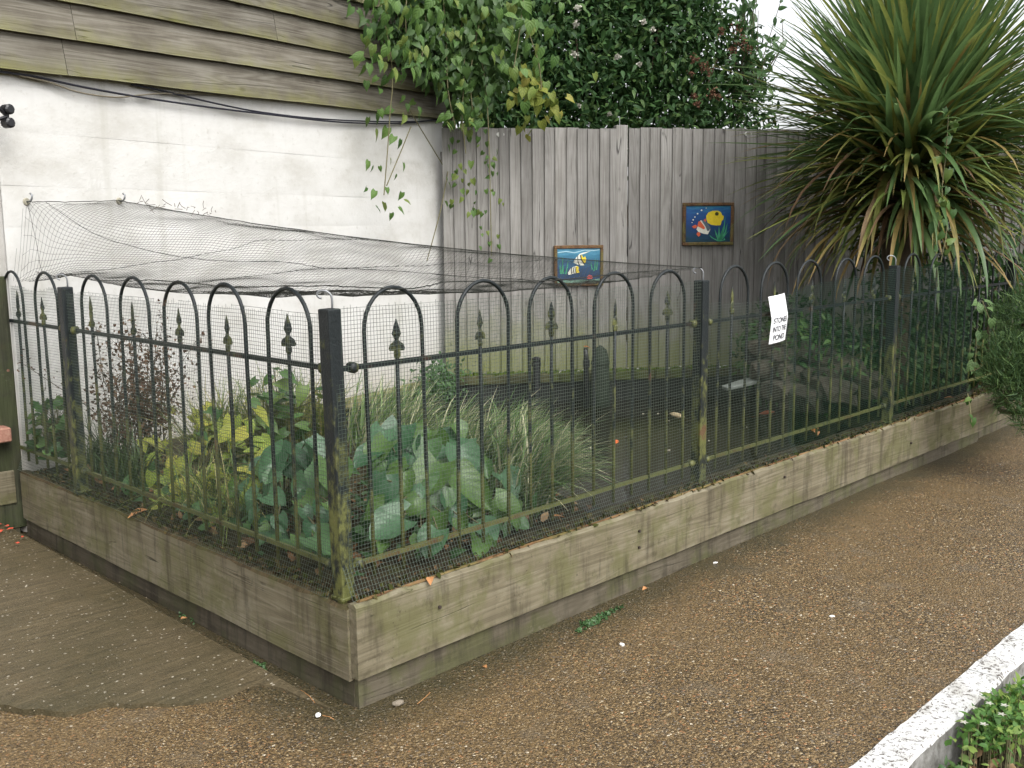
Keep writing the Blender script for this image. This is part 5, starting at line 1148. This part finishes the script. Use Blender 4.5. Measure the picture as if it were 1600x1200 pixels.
# single bits on the path
bits = [('white_pebble', (497, 1117), .011, (.85, .85, .83), 'bright white pebble on the path left of the timber corner', 'pebble'), ('white_pebble', (1118, 880), .012, (.80, .80, .80), 'white flake on the path below the front board', 'pebble'), ('white_pebble', (1455, 751), .016, (.7, .7, .68), 'long white chip on the path near the far end of the front board', 'pebble'), ('white_pebble', (972, 1007), .011, (.7, .68, .64), 'pale chip in the middle of the path', 'pebble'), ('white_pebble', (1300, 963), .010, (.72, .70, .64), 'small pale chip on the path toward the white kerb', 'pebble'),
        ('pebble', (622, 1098), .017, (.20, .17, .13), 'brown pebble lying against the lower front board', 'pebble')]
for nm, (x_, y_), s, col, lab, cat in bits:
    c = onz(x_, y_, .006); bm = bmesh.new(); bmesh.ops.create_icosphere(bm, subdivisions=2, radius=1)
    for v in bm.verts: d = v.co.copy(); v.co = Vector((d.x*s*1.2, d.y*s*.8, d.z*s*.5))*(1+.25*nz(d.x*2+x_, d.y*2, d.z*2))
    me = bpy.data.meshes.new(nm); bm.to_mesh(me); bm.free(); o = link(nm, me, None, plain(nm+str(x_), col, .7), Matrix.Translation((c.x, c.y, c.z+.005*0)) @ Matrix.Rotation(x_, 4, 'Z')); tag(o, lab, cat)
M_petal = plain('red_petal', (.62, .09, .05), .6); M_oleaf = plain('orange_fallen_leaf', (.42, .20, .08), .7)
pm = shape_mesh('fallen_petal', leaf_shape('round', 1, .7, 4, .3, .2), M_petal); om = shape_mesh('fallen_leaf', leaf_shape('lance', 1, .5, 5, .3, .3), M_oleaf)
for x_, y_ in ((4, 828), (12, 822), (20, 826), (38, 838), (28, 849), (-2, 820)):
    c = onz(x_, y_, .08); tag(link('fallen_petal', pm, None, None, frame(c, Vector((U(-1, 1), U(-1, 1), .05)), Vector((0, 0, 1)), U(.022, .034))), 'red petal fallen on the slab by the left timber end', 'petal', 'fallen red petals')
for x_, y_, z_, s, lab in ((283, 967, .028, .03, 'small orange leaf on the slab beside the left board'), (230, 797, .345, .085, 'curled tan leaf on the ledge of the left side'), (672, 902, .35, .05, 'brown leaf on the ledge just right of the corner post'), (862, 808, .36, .06, 'brown leaf on the ledge left of the second front post'), (1490, 622, .355, .06, 'orange brown leaf on the ledge near the far timber end'), (1275, 674, .345, .07, 'orange leaf on the ledge below the dark mesh'), (760, 1043, .004, .03, 'brown leaf on the path under the front board'), (1010, 918, .005, .035, 'dead leaf against the foot of the front board')):
    c = onz(x_, y_, z_); tag(link('fallen_leaf', om, None, None, frame(c, Vector((U(-1, 1), U(-1, 1), .1)), Vector((0, 0, 1))+rv()*.2, s)), lab, 'leaf', 'fallen leaves')
mt = MB()
for (a, b) in (((470, 1078), (492, 1098)), ((504, 1118), (522, 1124)), ((652, 1100), (672, 1082))): mt.tube([onz(*a, .006), onz((a[0]+b[0])/2+2, (a[1]+b[1])/2-1, .012), onz(*b, .006)], .0013, 4)
tag(mt.build('pine_needles', plain('dry_needle', (.36, .17, .06), .7)), 'dry brown needles on the path at the timber corner', 'needles')
# small weeds and moss rooted in the joint between timber and path
gr = []
for x_, y_, n_, sx in ((940, 962, 160, 34), (925, 975, 80, 24), (1390, 752, 70, 12), (1540, 692, 40, 6), (1420, 745, 40, 14), (285, 960, 26, 4), (302, 968, 14, 3), (405, 1040, 50, 8), (1330, 790, 60, 18)):
    for i in range(n_):
        dx = U(-sx, sx); c = onz(x_+dx, y_-dx*(.44 if x_ > 560 else -.55)+U(-3, 5), .006); gr.append(frame(c, rv()+Vector((0, 0, .5)), Vector((0, 0, 1))+rv()*.4, U(.006, .017)))
o = scatter('joint_weeds', [(leaf_shape('round', 1, .8, 3, .2, .2), gr)], M_fern); tag(o, 'tiny green weeds along the foot of the timber edging', 'weeds')

gm, gs = [], []
for i in range(2600):
    if random.random() < .68: x_ = U(0, 5.6); y_ = random.gauss(-.045, .022); z_ = .343+U(-.004, .012)
    else: y_ = U(0, 2.55); x_ = random.gauss(.012, .022); z_ = .338+U(-.004, .012)
    if y_ < -.083 or x_ < -.026: continue
    (gm if random.random() < .55 else gs).append(frame((x_, y_, z_), rv()+Vector((0, 0, .2)), Vector((0, 0, 1))+rv()*.5, U(.007, .022)))
o = scatter('ledge_moss', [(leaf_shape('round', 1, .8, 3, .5, .3), gm)], leafmat('ledge_moss_green', (.028, .036, .010), (.060, .062, .018), (.09, .07, .03), .2, .9, .05, .1)); tag(o, 'dark moss along the ledge at the foot of the railings', 'moss')
o = scatter('ledge_scraps', [(leaf_shape('lance', 1, .6, 3, .5, .4), gs)], leafmat('ledge_scrap_brown', (.025, .017, .009), (.06, .04, .02), (.13, .085, .045), .15, .9, .05, .1)); tag(o, 'brown rotten scraps along the ledge at the foot of the railings', 'litter')
